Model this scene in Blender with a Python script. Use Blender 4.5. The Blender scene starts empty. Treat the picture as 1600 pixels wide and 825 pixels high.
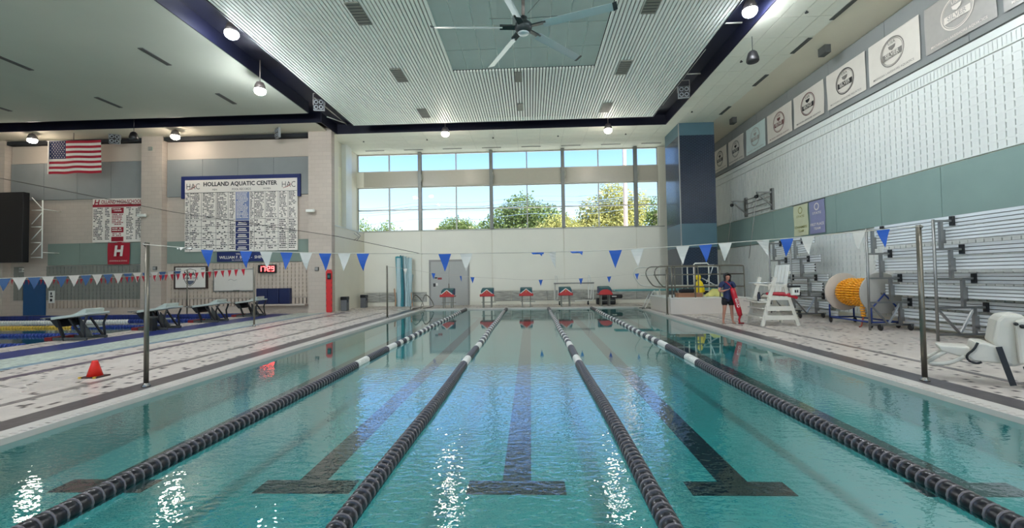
import bpy, bmesh, math, random
import numpy as np
from mathutils import Matrix, Vector, Euler

random.seed(7)
scene = bpy.context.scene
COL = scene.collection

# ---------------------------------------------------------------- camera
CAM_H = 1.7
cam_d = bpy.data.cameras.new('camera')
cam = bpy.data.objects.new('camera', cam_d)
COL.objects.link(cam)
scene.camera = cam
cam_d.sensor_width = 36.0
cam_d.lens = 690.0 / 1600.0 * 36.0
cam_d.clip_end = 500.0
# rows: world axes seen by the camera (x right, y down, z forward)
RX = (0.99899854, 0.04197518, -0.01549167)
RY = (-0.01668478, 0.02822469, -0.99946235)
RZ = (-0.04151537, 0.99871991, 0.02889677)
cam.matrix_world = Matrix(((RX[0], -RY[0], -RZ[0], 0.0),
                           (RX[1], -RY[1], -RZ[1], 0.0),
                           (RX[2], -RY[2], -RZ[2], CAM_H),
                           (0, 0, 0, 1)))

# ---------------------------------------------------------------- world, sun, exposure
SKY_STRENGTH = 1.08
LAMP_STRENGTH = 210.0
world = bpy.data.worlds.new('sky')
scene.world = world
world.use_nodes = True
wn = world.node_tree
wn.nodes.clear()
w_out = wn.nodes.new('ShaderNodeOutputWorld')
w_bg = wn.nodes.new('ShaderNodeBackground')
w_tc = wn.nodes.new('ShaderNodeTexCoord')
w_sep = wn.nodes.new('ShaderNodeSeparateXYZ')
w_ramp = wn.nodes.new('ShaderNodeValToRGB')
w_ramp.color_ramp.elements[0].position = 0.0
w_ramp.color_ramp.elements[0].color = (0.78, 0.92, 1.0, 1)
w_ramp.color_ramp.elements[1].position = 1.0
w_ramp.color_ramp.elements[1].color = (0.10, 0.26, 0.70, 1)
for pos, c in ((0.11, (0.60, 0.82, 1.0, 1)), (0.17, (0.42, 0.62, 0.96, 1)), (0.28, (0.23, 0.42, 0.86, 1))):
    e = w_ramp.color_ramp.elements.new(pos)
    e.color = c
wn.links.new(w_tc.outputs['Generated'], w_sep.inputs[0])
wn.links.new(w_sep.outputs['Z'], w_ramp.inputs[0])
wn.links.new(w_ramp.outputs[0], w_bg.inputs[0])
w_bg.inputs[1].default_value = SKY_STRENGTH
wn.links.new(w_bg.outputs[0], w_out.inputs[0])

sun_d = bpy.data.lights.new('sun', 'SUN')
sun_d.energy = 10.0
sun_d.angle = 0.009
sun_d.color = (1.0, 0.94, 0.80)
sun = bpy.data.objects.new('sun', sun_d)
COL.objects.link(sun)
sun.rotation_euler = Vector((-0.86, 0.42, -0.95)).to_track_quat('-Z', 'Y').to_euler()

scene.view_settings.view_transform = 'Standard'
scene.view_settings.look = 'None'
scene.view_settings.exposure = 1.08
scene.view_settings.gamma = 1.0
scene.view_settings.use_curve_mapping = False
scene.cycles.sample_clamp_indirect = 6.0
scene.cycles.max_bounces = 12
scene.cycles.diffuse_bounces = 6
scene.cycles.transparent_max_bounces = 16

# ---------------------------------------------------------------- helpers
def lin(c):
    c = c / 255.0
    return c / 12.92 if c <= 0.04045 else ((c + 0.055) / 1.055) ** 2.4

def rgb(c):
    return (lin(c[0]), lin(c[1]), lin(c[2]), 1.0)

MATS = {}
class NT:
    """tiny node-tree helper"""
    def __init__(self, name):
        self.m = bpy.data.materials.new(name)
        self.m.use_nodes = True
        self.t = self.m.node_tree
        self.t.nodes.clear()
        self.out = self.t.nodes.new('ShaderNodeOutputMaterial')
    def n(self, kind, **kw):
        nd = self.t.nodes.new('ShaderNode' + kind)
        for k, v in kw.items():
            if k.startswith('i_'):
                key = k[2:]
                nd.inputs[int(key) if key.isdigit() else key.replace('_', ' ')].default_value = v
            else:
                setattr(nd, k, v)
        return nd
    def l(self, a, b):
        self.t.links.new(a, b)
    def math(self, op, a, b=None, c=None):
        nd = self.n('Math', operation=op)
        for i, v in enumerate((a, b, c)):
            if v is None: continue
            if isinstance(v, (int, float)): nd.inputs[i].default_value = v
            else: self.l(v, nd.inputs[i])
        return nd.outputs[0]
    def mix(self, f, a, b):
        nd = self.n('MixRGB')
        for i, v in enumerate((f, a, b)):
            if isinstance(v, (int, float)): nd.inputs[i].default_value = v
            elif isinstance(v, tuple): nd.inputs[i].default_value = v
            else: self.l(v, nd.inputs[i])
        return nd.outputs[0]
    def bsdf(self, col, rough=0.5, metal=0.0, spec=0.5, normal=None):
        b = self.n('BsdfPrincipled')
        if isinstance(col, tuple): b.inputs['Base Color'].default_value = col
        else: self.l(col, b.inputs['Base Color'])
        if isinstance(rough, (int, float)): b.inputs['Roughness'].default_value = rough
        else: self.l(rough, b.inputs['Roughness'])
        b.inputs['Metallic'].default_value = metal
        b.inputs['Specular IOR Level'].default_value = spec
        if normal is not None: self.l(normal, b.inputs['Normal'])
        self.l(b.outputs[0], self.out.inputs[0])
        return b

def mat(name, col, rough=0.5, metal=0.0, spec=0.5, var=0.06, vscale=6.0, bump=0.0, bscale=60.0):
    if name in MATS: return MATS[name]
    t = NT(name)
    tc = t.n('TexCoord')
    nz = t.n('TexNoise', i_Scale=vscale, i_Detail=4.0)
    t.l(tc.outputs['Object'], nz.inputs['Vector'])
    c = rgb(col)
    dark = tuple(x * (1 - var * 2.2) for x in c[:3]) + (1,)
    lite = tuple(min(1, x * (1 + var)) for x in c[:3]) + (1,)
    colr = t.mix(nz.outputs['Fac'], dark, lite)
    nrm = None
    if bump:
        n2 = t.n('TexNoise', i_Scale=bscale, i_Detail=3.0)
        t.l(tc.outputs['Object'], n2.inputs['Vector'])
        bp = t.n('Bump', i_Strength=bump, i_Distance=0.02)
        t.l(n2.outputs['Fac'], bp.inputs['Height'])
        nrm = bp.outputs[0]
    t.bsdf(colr, rough, metal, spec, nrm)
    MATS[name] = t.m
    return t.m

def emis(name, col, strength):
    if name in MATS: return MATS[name]
    t = NT(name)
    e = t.n('Emission', i_Strength=strength)
    e.inputs[0].default_value = rgb(col)
    t.l(e.outputs[0], t.out.inputs[0])
    MATS[name] = t.m
    return t.m

class MB:
    def __init__(self):
        self.v = []; self.f = []; self.s = []
    def add(self, vs, fs, smooth=False):
        o = len(self.v)
        self.v += [tuple(p) for p in vs]
        self.f += [tuple(i + o for i in f) for f in fs]
        self.s += [smooth] * len(fs)
        return self
    def box(self, x0, x1, y0, y1, z0, z1):
        vs = [(x0, y0, z0), (x1, y0, z0), (x1, y1, z0), (x0, y1, z0), (x0, y0, z1), (x1, y0, z1), (x1, y1, z1), (x0, y1, z1)]
        return self.add(vs, [(0, 3, 2, 1), (4, 5, 6, 7), (0, 1, 5, 4), (1, 2, 6, 5), (2, 3, 7, 6), (3, 0, 4, 7)])
    def cbox(self, c, s):
        return self.box(c[0] - s[0] / 2, c[0] + s[0] / 2, c[1] - s[1] / 2, c[1] + s[1] / 2, c[2] - s[2] / 2, c[2] + s[2] / 2)
    def bar(self, p, q, w, h=None, up=(0, 0, 1)):
        """rectangular bar from p to q; w across, h along up"""
        h = w if h is None else h
        p = Vector(p); q = Vector(q); d = (q - p).normalized(); u = Vector(up)
        if abs(d.dot(u)) > 0.98: u = Vector((0, 1, 0))
        r = d.cross(u).normalized(); u = r.cross(d).normalized()
        vs = []
        for a in (p, q):
            for sx, sz in ((-1, -1), (1, -1), (1, 1), (-1, 1)):
                vs.append(a + r * (sx * w / 2) + u * (sz * h / 2))
        return self.add(vs, [(0, 1, 2, 3), (7, 6, 5, 4), (0, 4, 5, 1), (1, 5, 6, 2), (2, 6, 7, 3), (3, 7, 4, 0)])
    def tube(self, pts, r, n=8, cap=True, closed=False):
        pts = [Vector(p) for p in pts]; m = len(pts)
        rs = r if isinstance(r, (list, tuple)) else [r] * m
        rings = []; prev = None
        for i, p in enumerate(pts):
            if closed: d = pts[(i + 1) % m] - pts[i - 1]
            else: d = pts[min(i + 1, m - 1)] - pts[max(i - 1, 0)]
            d.normalize()
            if prev is None:
                a = Vector((0, 0, 1)) if abs(d.z) < 0.9 else Vector((1, 0, 0))
                u = d.cross(a).normalized()
            else:
                u = (prev - d * prev.dot(d)).normalized()
            prev = u; w = d.cross(u)
            rings.append([p + (u * math.cos(2 * math.pi * k / n) + w * math.sin(2 * math.pi * k / n)) * rs[i] for k in range(n)])
        vs = [q for ring in rings for q in ring]; fs = []
        for i in range(m if closed else m - 1):
            j = (i + 1) % m
            for k in range(n):
                fs.append((i * n + k, i * n + (k + 1) % n, j * n + (k + 1) % n, j * n + k))
        o = len(self.v)
        self.add(vs, fs, True)
        if cap and not closed:
            self.f += [tuple(o + k for k in reversed(range(n))), tuple(o + (m - 1) * n + k for k in range(n))]
            self.s += [False, False]
        return self
    def lathe(self, prof, n=24, axis='z', o=(0, 0, 0), smooth=True):
        """prof: (radius, height) pairs"""
        vs = []
        for r, h in prof:
            for k in range(n):
                a = 2 * math.pi * k / n
                c, s = r * math.cos(a), r * math.sin(a)
                p = {'z': (c, s, h), 'y': (c, h, -s), 'x': (h, c, s)}[axis]
                vs.append((p[0] + o[0], p[1] + o[1], p[2] + o[2]))
        fs = []
        m = len(prof)
        for i in range(m - 1):
            for k in range(n):
                fs.append((i * n + k, i * n + (k + 1) % n, (i + 1) * n + (k + 1) % n, (i + 1) * n + k))
        b = len(self.v)
        self.add(vs, fs, smooth)
        if prof[0][0] > 1e-6: self.f.append(tuple(b + k for k in reversed(range(n)))); self.s.append(False)
        if prof[-1][0] > 1e-6: self.f.append(tuple(b + (m - 1) * n + k for k in range(n))); self.s.append(False)
        return self
    def prism(self, poly, axis, a, b):
        """poly: 2-D outline extruded along axis from a to b; x:(y,z) y:(x,z) z:(x,y)"""
        def P(u, v, w): return {'x': (w, u, v), 'y': (u, w, v), 'z': (u, v, w)}[axis]
        n = len(poly)
        vs = [P(u, v, a) for u, v in poly] + [P(u, v, b) for u, v in poly]
        fs = [tuple(range(n)), tuple(reversed(range(n, 2 * n)))]
        fs += [(i, i + n, (i + 1) % n + n, (i + 1) % n) for i in range(n)]
        return self.add(vs, fs)
    def quad(self, a, b, c, d):
        return self.add([a, b, c, d], [(0, 1, 2, 3)])
    def sheet(self, fn, nu, nv):
        vs = [fn(i / nu, j / nv) for j in range(nv + 1) for i in range(nu + 1)]
        fs = [(j * (nu + 1) + i, j * (nu + 1) + i + 1, (j + 1) * (nu + 1) + i + 1, (j + 1) * (nu + 1) + i) for j in range(nv) for i in range(nu)]
        return self.add(vs, fs, True)
    def mesh(self, name, m=None, fix=True):
        me = bpy.data.meshes.new(name)
        me.from_pydata(self.v, [], self.f)
        if fix:
            bm = bmesh.new(); bm.from_mesh(me)
            bmesh.ops.recalc_face_normals(bm, faces=bm.faces)
            bm.to_mesh(me); bm.free()
        if any(self.s) and len(me.polygons) == len(self.s):
            me.polygons.foreach_set('use_smooth', self.s)
        if m: me.materials.append(m)
        return me

def rounded(pts, it=2, closed=False):
    """corner-cut a polyline so that bent pipes look bent"""
    pts = [Vector(p) for p in pts]
    for _ in range(it):
        out = [] if closed else [pts[0]]
        n = len(pts)
        for i in range(n if closed else n - 1):
            a, b = pts[i], pts[(i + 1) % n]
            out += [a * .75 + b * .25, a * .25 + b * .75]
        if not closed: out.append(pts[-1])
        pts = out
    return pts

def tag(o, label=None, cat=None, group=None, kind=None):
    if label: o['label'] = label
    if cat: o['category'] = cat
    if group: o['group'] = group
    if kind: o['kind'] = kind
    return o

def worldmat(o):
    m = o.matrix_basis.copy()
    if o.parent: m = worldmat(o.parent) @ o.matrix_parent_inverse @ m
    return m

def ob(name, me, m=None, parent=None, label=None, cat=None, group=None, kind=None, loc=None, rot=None, local=False, bevel=0.0, fix=True):
    if isinstance(me, MB): me = me.mesh(name, m, fix)
    o = bpy.data.objects.new(name, me)
    COL.objects.link(o)
    if loc: o.location = loc
    if rot: o.rotation_euler = rot
    if parent:
        o.parent = parent
        if not local: o.matrix_parent_inverse = worldmat(parent).inverted()
    if bevel:
        b = o.modifiers.new('bevel', 'BEVEL'); b.width = bevel; b.segments = 2; b.limit_method = 'ANGLE'
    return tag(o, label, cat, group, kind)

def thing(name, label, cat, loc=(0, 0, 0), rz=0.0, group=None, kind=None, parent=None):
    o = bpy.data.objects.new(name, None)
    o.empty_display_size = 0.1
    COL.objects.link(o)
    o.location = loc; o.rotation_euler = (0, 0, rz)
    if parent:
        o.parent = parent
    return tag(o, label, cat, group, kind)

def dup(root, loc, rz=None, label=None, parent=None):
    r = root.copy(); COL.objects.link(r); r.location = loc
    if rz is not None: r.rotation_euler = (0, 0, rz)
    if label: r['label'] = label
    for ch in list(root.children):
        c = ch.copy(); COL.objects.link(c); c.parent = r; c.matrix_parent_inverse = ch.matrix_parent_inverse.copy()
        for g in list(ch.children):
            d = g.copy(); COL.objects.link(d); d.parent = c; d.matrix_parent_inverse = g.matrix_parent_inverse.copy()
    return r

_tx = {}
def text_mesh(body, bold=0.0, fit=None):
    cu = bpy.data.curves.new('lettering', 'FONT')
    cu.body = body
    cu.offset = bold
    cu.align_x = 'CENTER'; cu.align_y = 'CENTER'
    cu.resolution_u = 2
    o = bpy.data.objects.new('tmp_text', cu)
    COL.objects.link(o)
    bpy.context.view_layer.update()
    me = bpy.data.meshes.new_from_object(o)
    bpy.data.objects.remove(o); bpy.data.curves.remove(cu)
    return me

def letters(body, c, w, h, m, parent, face='-y', bold=0.0, name='lettering', shear=0.0, fn=None):
    """flat lettering centred at c, w wide and h high, on a surface facing -y or -x"""
    me = text_mesh(body, bold)
    n = len(me.vertices)
    a = np.empty(n * 3); me.vertices.foreach_get('co', a); a = a.reshape(-1, 3)
    lo, hi = a.min(0), a.max(0)
    u = (a[:, 0] - (lo[0] + hi[0]) / 2) / max(hi[0] - lo[0], 1e-6) * w
    v = (a[:, 1] - (lo[1] + hi[1]) / 2) / max(hi[1] - lo[1], 1e-6) * h
    u = u + v * shear
    p = np.zeros((n, 3))
    if face == '-y':
        p[:, 0] = c[0] + u; p[:, 1] = c[1]; p[:, 2] = c[2] + v
    elif face == '-x':
        p[:, 0] = c[0]; p[:, 1] = c[1] - u; p[:, 2] = c[2] + v
    if fn is not None:
        p = np.array([fn(*q) for q in p])
    me.vertices.foreach_set('co', p.ravel())
    me.update()
    me.materials.clear(); me.materials.append(m)
    return ob(name, me, None, parent)

def rect_minus(rect, holes):
    """rectangles covering rect without the (disjoint) holes; all (x0,x1,y0,y1)"""
    xs = sorted({rect[0], rect[1], *[h[0] for h in holes], *[h[1] for h in holes]})
    out = []
    for a, b in zip(xs, xs[1:]):
        if b <= rect[0] or a >= rect[1]: continue
        ys = [(h[2], h[3]) for h in holes if h[0] <= a and h[1] >= b]
        y = rect[2]
        for h0, h1 in sorted(ys):
            if h0 > y: out.append((a, b, y, h0))
            y = max(y, h1)
        if y < rect[3]: out.append((a, b, y, rect[3]))
    return out

# ---------------------------------------------------------------- special materials
D = 0.06           # deck level (water at z = 0)

def deck_tile_mat():
    t = NT('deck_tile')
    g = t.n('NewGeometry'); s = t.n('SeparateXYZ'); t.l(g.outputs['Position'], s.inputs[0])
    P = 0.075
    ix = t.math('FLOOR', t.math('DIVIDE', s.outputs[0], P)); iy = t.math('FLOOR', t.math('DIVIDE', s.outputs[1], P))
    cv = t.n('CombineXYZ'); t.l(ix, cv.inputs[0]); t.l(iy, cv.inputs[1])
    wn_ = t.n('TexWhiteNoise', noise_dimensions='2D'); t.l(cv.outputs[0], wn_.inputs['Vector'])
    darkm = t.math('LESS_THAN', wn_.outputs['Value'], 0.06)
    fx = t.math('FRACT', t.math('DIVIDE', s.outputs[0], P)); fy = t.math('FRACT', t.math('DIVIDE', s.outputs[1], P))
    gr = t.math('MAXIMUM', t.math('LESS_THAN', fx, 0.06), t.math('LESS_THAN', fy, 0.06))
    nz = t.n('TexNoise', i_Scale=0.5, i_Detail=3.0); t.l(g.outputs['Position'], nz.inputs['Vector'])
    base = t.mix(nz.outputs['Fac'], rgb((188, 177, 167)), rgb((214, 204, 195)))
    var = t.mix(t.math('MULTIPLY', wn_.outputs['Value'], 0.25), base, rgb((150, 140, 130)))
    c = t.mix(darkm, var, rgb((72, 62, 60)))
    c = t.mix(t.math('MULTIPLY', gr, 0.35), c, rgb((140, 132, 124)))
    bp = t.n('Bump', i_Strength=0.12, i_Distance=0.004); t.l(t.math('SUBTRACT', 1.0, gr), bp.inputs['Height'])
    rn = t.n('TexNoise', i_Scale=0.8, i_Detail=2.0); t.l(g.outputs['Position'], rn.inputs['Vector'])
    r = t.n('MapRange', i_1=0.35, i_2=0.65, i_3=0.25, i_4=0.5); t.l(rn.outputs['Fac'], r.inputs[0])
    t.bsdf(c, r.outputs[0], 0, 0.5, bp.outputs[0])
    return t.m

def band_tile_mat(name, col, pitch=0.075, rough=0.3, grout=0.5):
    t = NT(name)
    g = t.n('NewGeometry'); s = t.n('SeparateXYZ'); t.l(g.outputs['Position'], s.inputs[0])
    ix = t.math('FLOOR', t.math('DIVIDE', s.outputs[0], pitch)); iy = t.math('FLOOR', t.math('DIVIDE', s.outputs[1], pitch))
    cv = t.n('CombineXYZ'); t.l(ix, cv.inputs[0]); t.l(iy, cv.inputs[1])
    w = t.n('TexWhiteNoise', noise_dimensions='2D'); t.l(cv.outputs[0], w.inputs['Vector'])
    fx = t.math('FRACT', t.math('DIVIDE', s.outputs[0], pitch)); fy = t.math('FRACT', t.math('DIVIDE', s.outputs[1], pitch))
    gr = t.math('MAXIMUM', t.math('LESS_THAN', fx, 0.07), t.math('LESS_THAN', fy, 0.07))
    c0 = rgb(col)
    a = tuple(x * 0.7 for x in c0[:3]) + (1,); b = tuple(min(1, x * 1.25) for x in c0[:3]) + (1,)
    c = t.mix(w.outputs['Value'], a, b)
    lite = tuple(min(1, x * 1.8 + 0.02) for x in c0[:3]) + (1,)
    c = t.mix(t.math('MULTIPLY', gr, grout), c, lite)
    t.bsdf(c, rough)
    return t.m

def brick_mat(name, col, mortar, bw, bh, rough, msize=0.012, bump=0.5, lo=0.8, hi=1.15):
    t = NT(name)
    g = t.n('NewGeometry'); s = t.n('SeparateXYZ'); t.l(g.outputs['Position'], s.inputs[0])
    cv = t.n('CombineXYZ'); t.l(t.math('ADD', s.outputs[0], s.outputs[1]), cv.inputs[0]); t.l(s.outputs[2], cv.inputs[1])
    b = t.n('TexBrick', i_Scale=1.0, i_Mortar_Size=msize, i_Mortar_Smooth=0.1, i_Bias=0.0, i_Brick_Width=bw, i_Row_Height=bh)
    t.l(cv.outputs[0], b.inputs['Vector'])
    c0 = rgb(col)
    b.inputs['Color1'].default_value = tuple(x * lo for x in c0[:3]) + (1,)
    b.inputs['Color2'].default_value = tuple(min(1, x * hi) for x in c0[:3]) + (1,)
    b.inputs['Mortar'].default_value = rgb(mortar)
    bp = t.n('Bump', i_Strength=bump, i_Distance=0.006); t.l(t.math('SUBTRACT', 1.0, b.outputs['Fac']), bp.inputs['Height'])
    t.bsdf(b.outputs['Color'], rough, 0, 0.5, bp.outputs[0])
    return t.m

def water_mat(name, tint, calm_from=None, strength=1.0):
    t = NT(name)
    g = t.n('NewGeometry')
    mp = t.n('Mapping'); mp.inputs['Scale'].default_value = (1.0, 1.5, 1.0)
    t.l(g.outputs['Position'], mp.inputs[0])
    n1 = t.n('TexNoise', i_Scale=9.0, i_Detail=2.0, i_Roughness=0.55); t.l(mp.outputs[0], n1.inputs['Vector'])
    n2 = t.n('TexNoise', i_Scale=0.9, i_Detail=1.0); t.l(mp.outputs[0], n2.inputs['Vector'])
    h = t.math('ADD', n1.outputs['Fac'], t.math('MULTIPLY', n2.outputs['Fac'], 1.6))
    s = t.n('SeparateXYZ'); t.l(g.outputs['Position'], s.inputs[0])
    if calm_from:
        m = t.n('MapRange', i_1=calm_from[0], i_2=calm_from[1], i_3=1.0, i_4=calm_from[2]); m.interpolation_type = 'SMOOTHSTEP'
        t.l(s.outputs[1], m.inputs[0])
        # the ripples gather in the middle lanes and die away towards both sides
        ax = t.math('ABSOLUTE', t.math('ADD', s.outputs[0], 0.2))
        m2 = t.n('MapRange', i_1=1.0, i_2=3.6, i_3=1.0, i_4=0.42); m2.interpolation_type = 'SMOOTHSTEP'
        t.l(ax, m2.inputs[0])
        st = t.math('MULTIPLY', t.math('MULTIPLY', m.outputs[0], m2.outputs[0]), strength)
    else:
        st = strength
    bp = t.n('Bump', i_Distance=0.02)
    t.l(h, bp.inputs['Height'])
    if isinstance(st, float): bp.inputs['Strength'].default_value = st
    else: t.l(st, bp.inputs['Strength'])
    lw = t.n('LayerWeight', i_Blend=0.5); t.l(bp.outputs[0], lw.inputs['Normal'])
    refl = t.math('ADD', t.math('MULTIPLY', t.math('POWER', lw.outputs['Facing'], 2.3), 0.92), 0.04)
    # seen from below no total reflection, since the surface does not refract
    frm = t.n('Mix'); t.l(g.outputs['Backfacing'], frm.inputs[0]); t.l(refl, frm.inputs[2]); frm.inputs[3].default_value = 0.04
    tr = t.n('BsdfTransparent'); tr.inputs[0].default_value = tint
    gl = t.n('BsdfGlossy', i_Roughness=0.02); t.l(bp.outputs[0], gl.inputs['Normal'])
    mx = t.n('MixShader'); t.l(frm.outputs[0], mx.inputs[0]); t.l(tr.outputs[0], mx.inputs[1]); t.l(gl.outputs[0], mx.inputs[2])
    t.l(mx.outputs[0], t.out.inputs[0])
    return t.m

def glass_mat():
    t = NT('window_glass')
    fr = t.n('Fresnel', i_IOR=1.2)
    tr = t.n('BsdfTransparent'); tr.inputs[0].default_value = (0.93, 0.97, 0.97, 1)
    gl = t.n('BsdfGlossy', i_Roughness=0.01)
    mx = t.n('MixShader'); t.l(fr.outputs[0], mx.inputs[0]); t.l(tr.outputs[0], mx.inputs[1]); t.l(gl.outputs[0], mx.inputs[2])
    t.l(mx.outputs[0], t.out.inputs[0])
    return t.m

def grain_mat():
    t = NT('grey_wood_grain_tile')
    tc = t.n('NewGeometry'); mp = t.n('Mapping'); mp.inputs['Scale'].default_value = (1.2, 1.0, 14.0)
    t.l(tc.outputs['Position'], mp.inputs[0])
    nz = t.n('TexNoise', i_Scale=2.0, i_Detail=6.0); t.l(mp.outputs[0], nz.inputs['Vector'])
    r = t.n('ValToRGB'); r.color_ramp.elements[0].color = rgb((120, 120, 114)); r.color_ramp.elements[1].color = rgb((192, 190, 180))
    r.color_ramp.elements[0].position = 0.3; r.color_ramp.elements[1].position = 0.7
    t.l(nz.outputs['Fac'], r.inputs[0])
    t.bsdf(r.outputs[0], 0.5)
    return t.m

m_deck = deck_tile_mat()
m_darkband = band_tile_mat('dark_grey_band_tile', (74, 68, 70))
m_greyband = band_tile_mat('mid_grey_band_tile', (120, 112, 108))
m_purple = band_tile_mat('plum_band_tile', (92, 80, 92))
m_paleblue = band_tile_mat('slate_blue_band_tile', (112, 138, 152))
m_palegreen = band_tile_mat('pale_green_band_tile', (178, 188, 176))
m_navyband = band_tile_mat('navy_band_tile', (34, 48, 110))
m_cope = mat('gutter_plastic', (196, 190, 182), 0.35, var=0.05)
m_slot = mat('gutter_slot', (60, 60, 60), 0.7)
m_pool = mat('pool_plaster', (150, 222, 218), 0.6, var=0.07, vscale=0.7)
m_line = band_tile_mat('black_lane_tile', (26, 38, 44), 0.06, 0.4, 0.35)
m_water = water_mat('pool_water', (0.30, 0.63, 0.63, 1), (8.0, 9.6, 0.07), 0.30)
m_water2 = water_mat('training_pool_water', (0.26, 0.56, 0.60, 1), None, 0.08)
m_glass = glass_mat()
m_white = mat('warm_white_paint', (226, 222, 206), 0.55, var=0.03, vscale=1.0)
m_panelw = mat('wall_panel_paint', (228, 225, 212), 0.45, var=0.03, vscale=0.8)
m_beige = brick_mat('beige_painted_block', (186, 173, 160), (172, 160, 147), 0.4, 0.2, 0.6, 0.006, 0.25, 0.96, 1.03)
m_blockw = mat('white_glazed_block', (222, 226, 222), 0.35, var=0.04, vscale=2.0)
m_blockb = mat('beige_acoustic_block', (188, 172, 156), 0.55, var=0.05, vscale=2.0)
m_blockg = mat('grey_acoustic_block', (128, 128, 120), 0.6, var=0.05, vscale=2.0)
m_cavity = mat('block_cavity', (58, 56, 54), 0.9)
m_greyac = mat('grey_acoustic_panel', (136, 139, 138), 0.85, var=0.06, vscale=1.2, bump=0.1, bscale=80)
m_sage = mat('sage_acoustic_panel', (126, 140, 130), 0.85, var=0.05, vscale=1.2, bump=0.1, bscale=80)
m_sageR = mat('blue_sage_acoustic_panel', (134, 158, 152), 0.85, var=0.05, vscale=1.2, bump=0.1, bscale=80)
m_cream = mat('cream_bulkhead', (226, 218, 198), 0.7, var=0.04, vscale=1.0)
m_ctile = mat('ceiling_tile', (228, 228, 214), 0.85, var=0.03, vscale=5.0, bump=0.15, bscale=120)
m_cfield = mat('hall_ceiling_board', (182, 186, 172), 0.85, var=0.04, vscale=0.6)
m_grid = mat('ceiling_grid', (206, 206, 194), 0.7)
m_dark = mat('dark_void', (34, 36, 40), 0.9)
m_slat = mat('ceiling_slat_paint', (244, 246, 240), 0.5, var=0.02)
m_fantile = mat('fan_bay_tile', (182, 196, 192), 0.8, var=0.04, vscale=2.0)
m_navy = mat('navy_steel', (15, 18, 40), 0.45, var=0.1, vscale=0.6)
m_nbrick = brick_mat('navy_glazed_brick', (24, 34, 52), (60, 74, 92), 0.2, 0.068, 0.16, 0.010, 0.6)
m_teal = mat('teal_glazed_panel', (74, 104, 116), 0.3, var=0.06, vscale=1.5)
m_grain = grain_mat()
m_alu = mat('aluminium', (206, 210, 212), 0.32, 1.0, var=0.06, vscale=3.0)
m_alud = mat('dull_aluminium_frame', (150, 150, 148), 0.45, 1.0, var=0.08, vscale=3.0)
m_frame = mat('window_frame_grey', (170, 170, 158), 0.4, 0.2)
m_post = mat('window_post_grey', (120, 122, 116), 0.4, 0.3)
m_spand = mat('taupe_spandrel', (176, 170, 154), 0.28, var=0.03)
m_black = mat('black_plastic', (22, 22, 24), 0.45, var=0.1)
m_steel = mat('stainless_steel', (150, 148, 142), 0.25, 1.0, var=0.05)
m_steeld = mat('dark_steel_rail', (124, 118, 106), 0.35, 0.8, var=0.05)
m_wplast = mat('white_plastic', (226, 226, 218), 0.4, var=0.03)
m_grey = mat('mid_grey_paint', (150, 148, 144), 0.5)
m_doorg = mat('door_grey_paint', (172, 172, 168), 0.45, var=0.02)

# ---------------------------------------------------------------- deck and pools
PX0, PX1, PY0, PY1 = -5.63, 5.36, 0.9, 23.25          # main pool
QX0, QX1, QY0, QY1 = -27.6, -13.75, -6.0, 20.9        # training pool
fl = MB()
for a, b, c, d in rect_minus((-28.6, 11.1, -9.2, 26.5), [(PX0, PX1, PY0, PY1), (QX0, QX1, QY0, QY1)]):
    fl.box(a, b, c, d, -0.15, D)
floor = ob('floor', fl, m_deck, label='beige mosaic tile pool deck with scattered dark tiles', cat='floor', kind='structure')

def band(x0, x1, y0, y1, m, h=0.004, name='tile_band', label=None):
    return ob(name, MB().box(x0, x1, y0, y1, D - 0.05, D + h), m, floor, label)

# dark band that rings the main pool, outside the gutter
g0 = 0.30; g1 = 0.72
band(PX0 - g1, PX0 - g0, PY0 - g1, PY1 + 0.0, m_darkband, label='dark tile band beside the pool gutter')
band(PX1 + g0, PX1 + g1, PY0 - g1, 18.25, m_darkband)
band(PX0 - g1, PX1 + g1, PY0 - g1 - 0.001, PY0 - g0, m_darkband, 0.0045)
band(-7.28, -7.14, -9, 21.5, m_greyband)
band(-9.32, -9.10, -9, 21.5, m_purple)
band(-10.34, -10.12, -9, 21.5, m_paleblue)
band(-11.6, -10.34, -9, 21.6, m_palegreen, 0.003)
band(-12.75, -11.6, -9, 21.2, m_navyband)
band(6.9, 7.04, -9, 18.2, m_greyband)

# gutter: coping with a slotted inner edge
def gutter(name, label, x0, x1, y0, y1, axis):
    t = thing(name, None, None, ((x0 + x1) / 2, (y0 + y1) / 2, D), kind='structure')
    t['label'] = label; t['category'] = 'gutter'
    if axis == 'y':
        inner = x1 if x1 == PX0 else x0
        s = -1 if x1 == PX0 else 1
        a, b = sorted((inner + s * 0.11, inner + s * 0.30))
        ob('coping', MB().box(a, b, y0, y1, -0.12, D + 0.006), m_cope, t)
        a, b = sorted((inner, inner + s * 0.11))
        ob('channel', MB().box(a, b, y0, y1, -0.16, D - 0.03), m_slot, t)
        mb = MB(); y = y0
        while y < y1:
            mb.box(a, b, y, min(y + 0.055, y1), D - 0.028, D + 0.006); y += 0.09
        mb.box(inner - 0.012, inner + 0.012, y0, y1, -0.1, D + 0.008)
        ob('grate_bars', mb, m_cope, t, kind='stuff')
    else:
        inner = y0 if y0 == PY1 else y1
        s = 1 if y0 == PY1 else -1
        a, b = sorted((inner + s * 0.11, inner + s * 0.30))
        ob('coping', MB().box(x0, x1, a, b, -0.12, D + 0.006), m_cope, t)
        a, b = sorted((inner, inner + s * 0.11))
        ob('channel', MB().box(x0, x1, a, b, -0.16, D - 0.03), m_cope, t)
        mb = MB(); x = x0
        while x < x1:
            mb.box(x, min(x + 0.055, x1), a, b, D - 0.028, D + 0.006); x += 0.09
        mb.box(x0, x1, a - .025, a + .01, -.06, D + .006)
        ob('grate_bars', mb, m_cope, t, kind='stuff')
    return t
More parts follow.
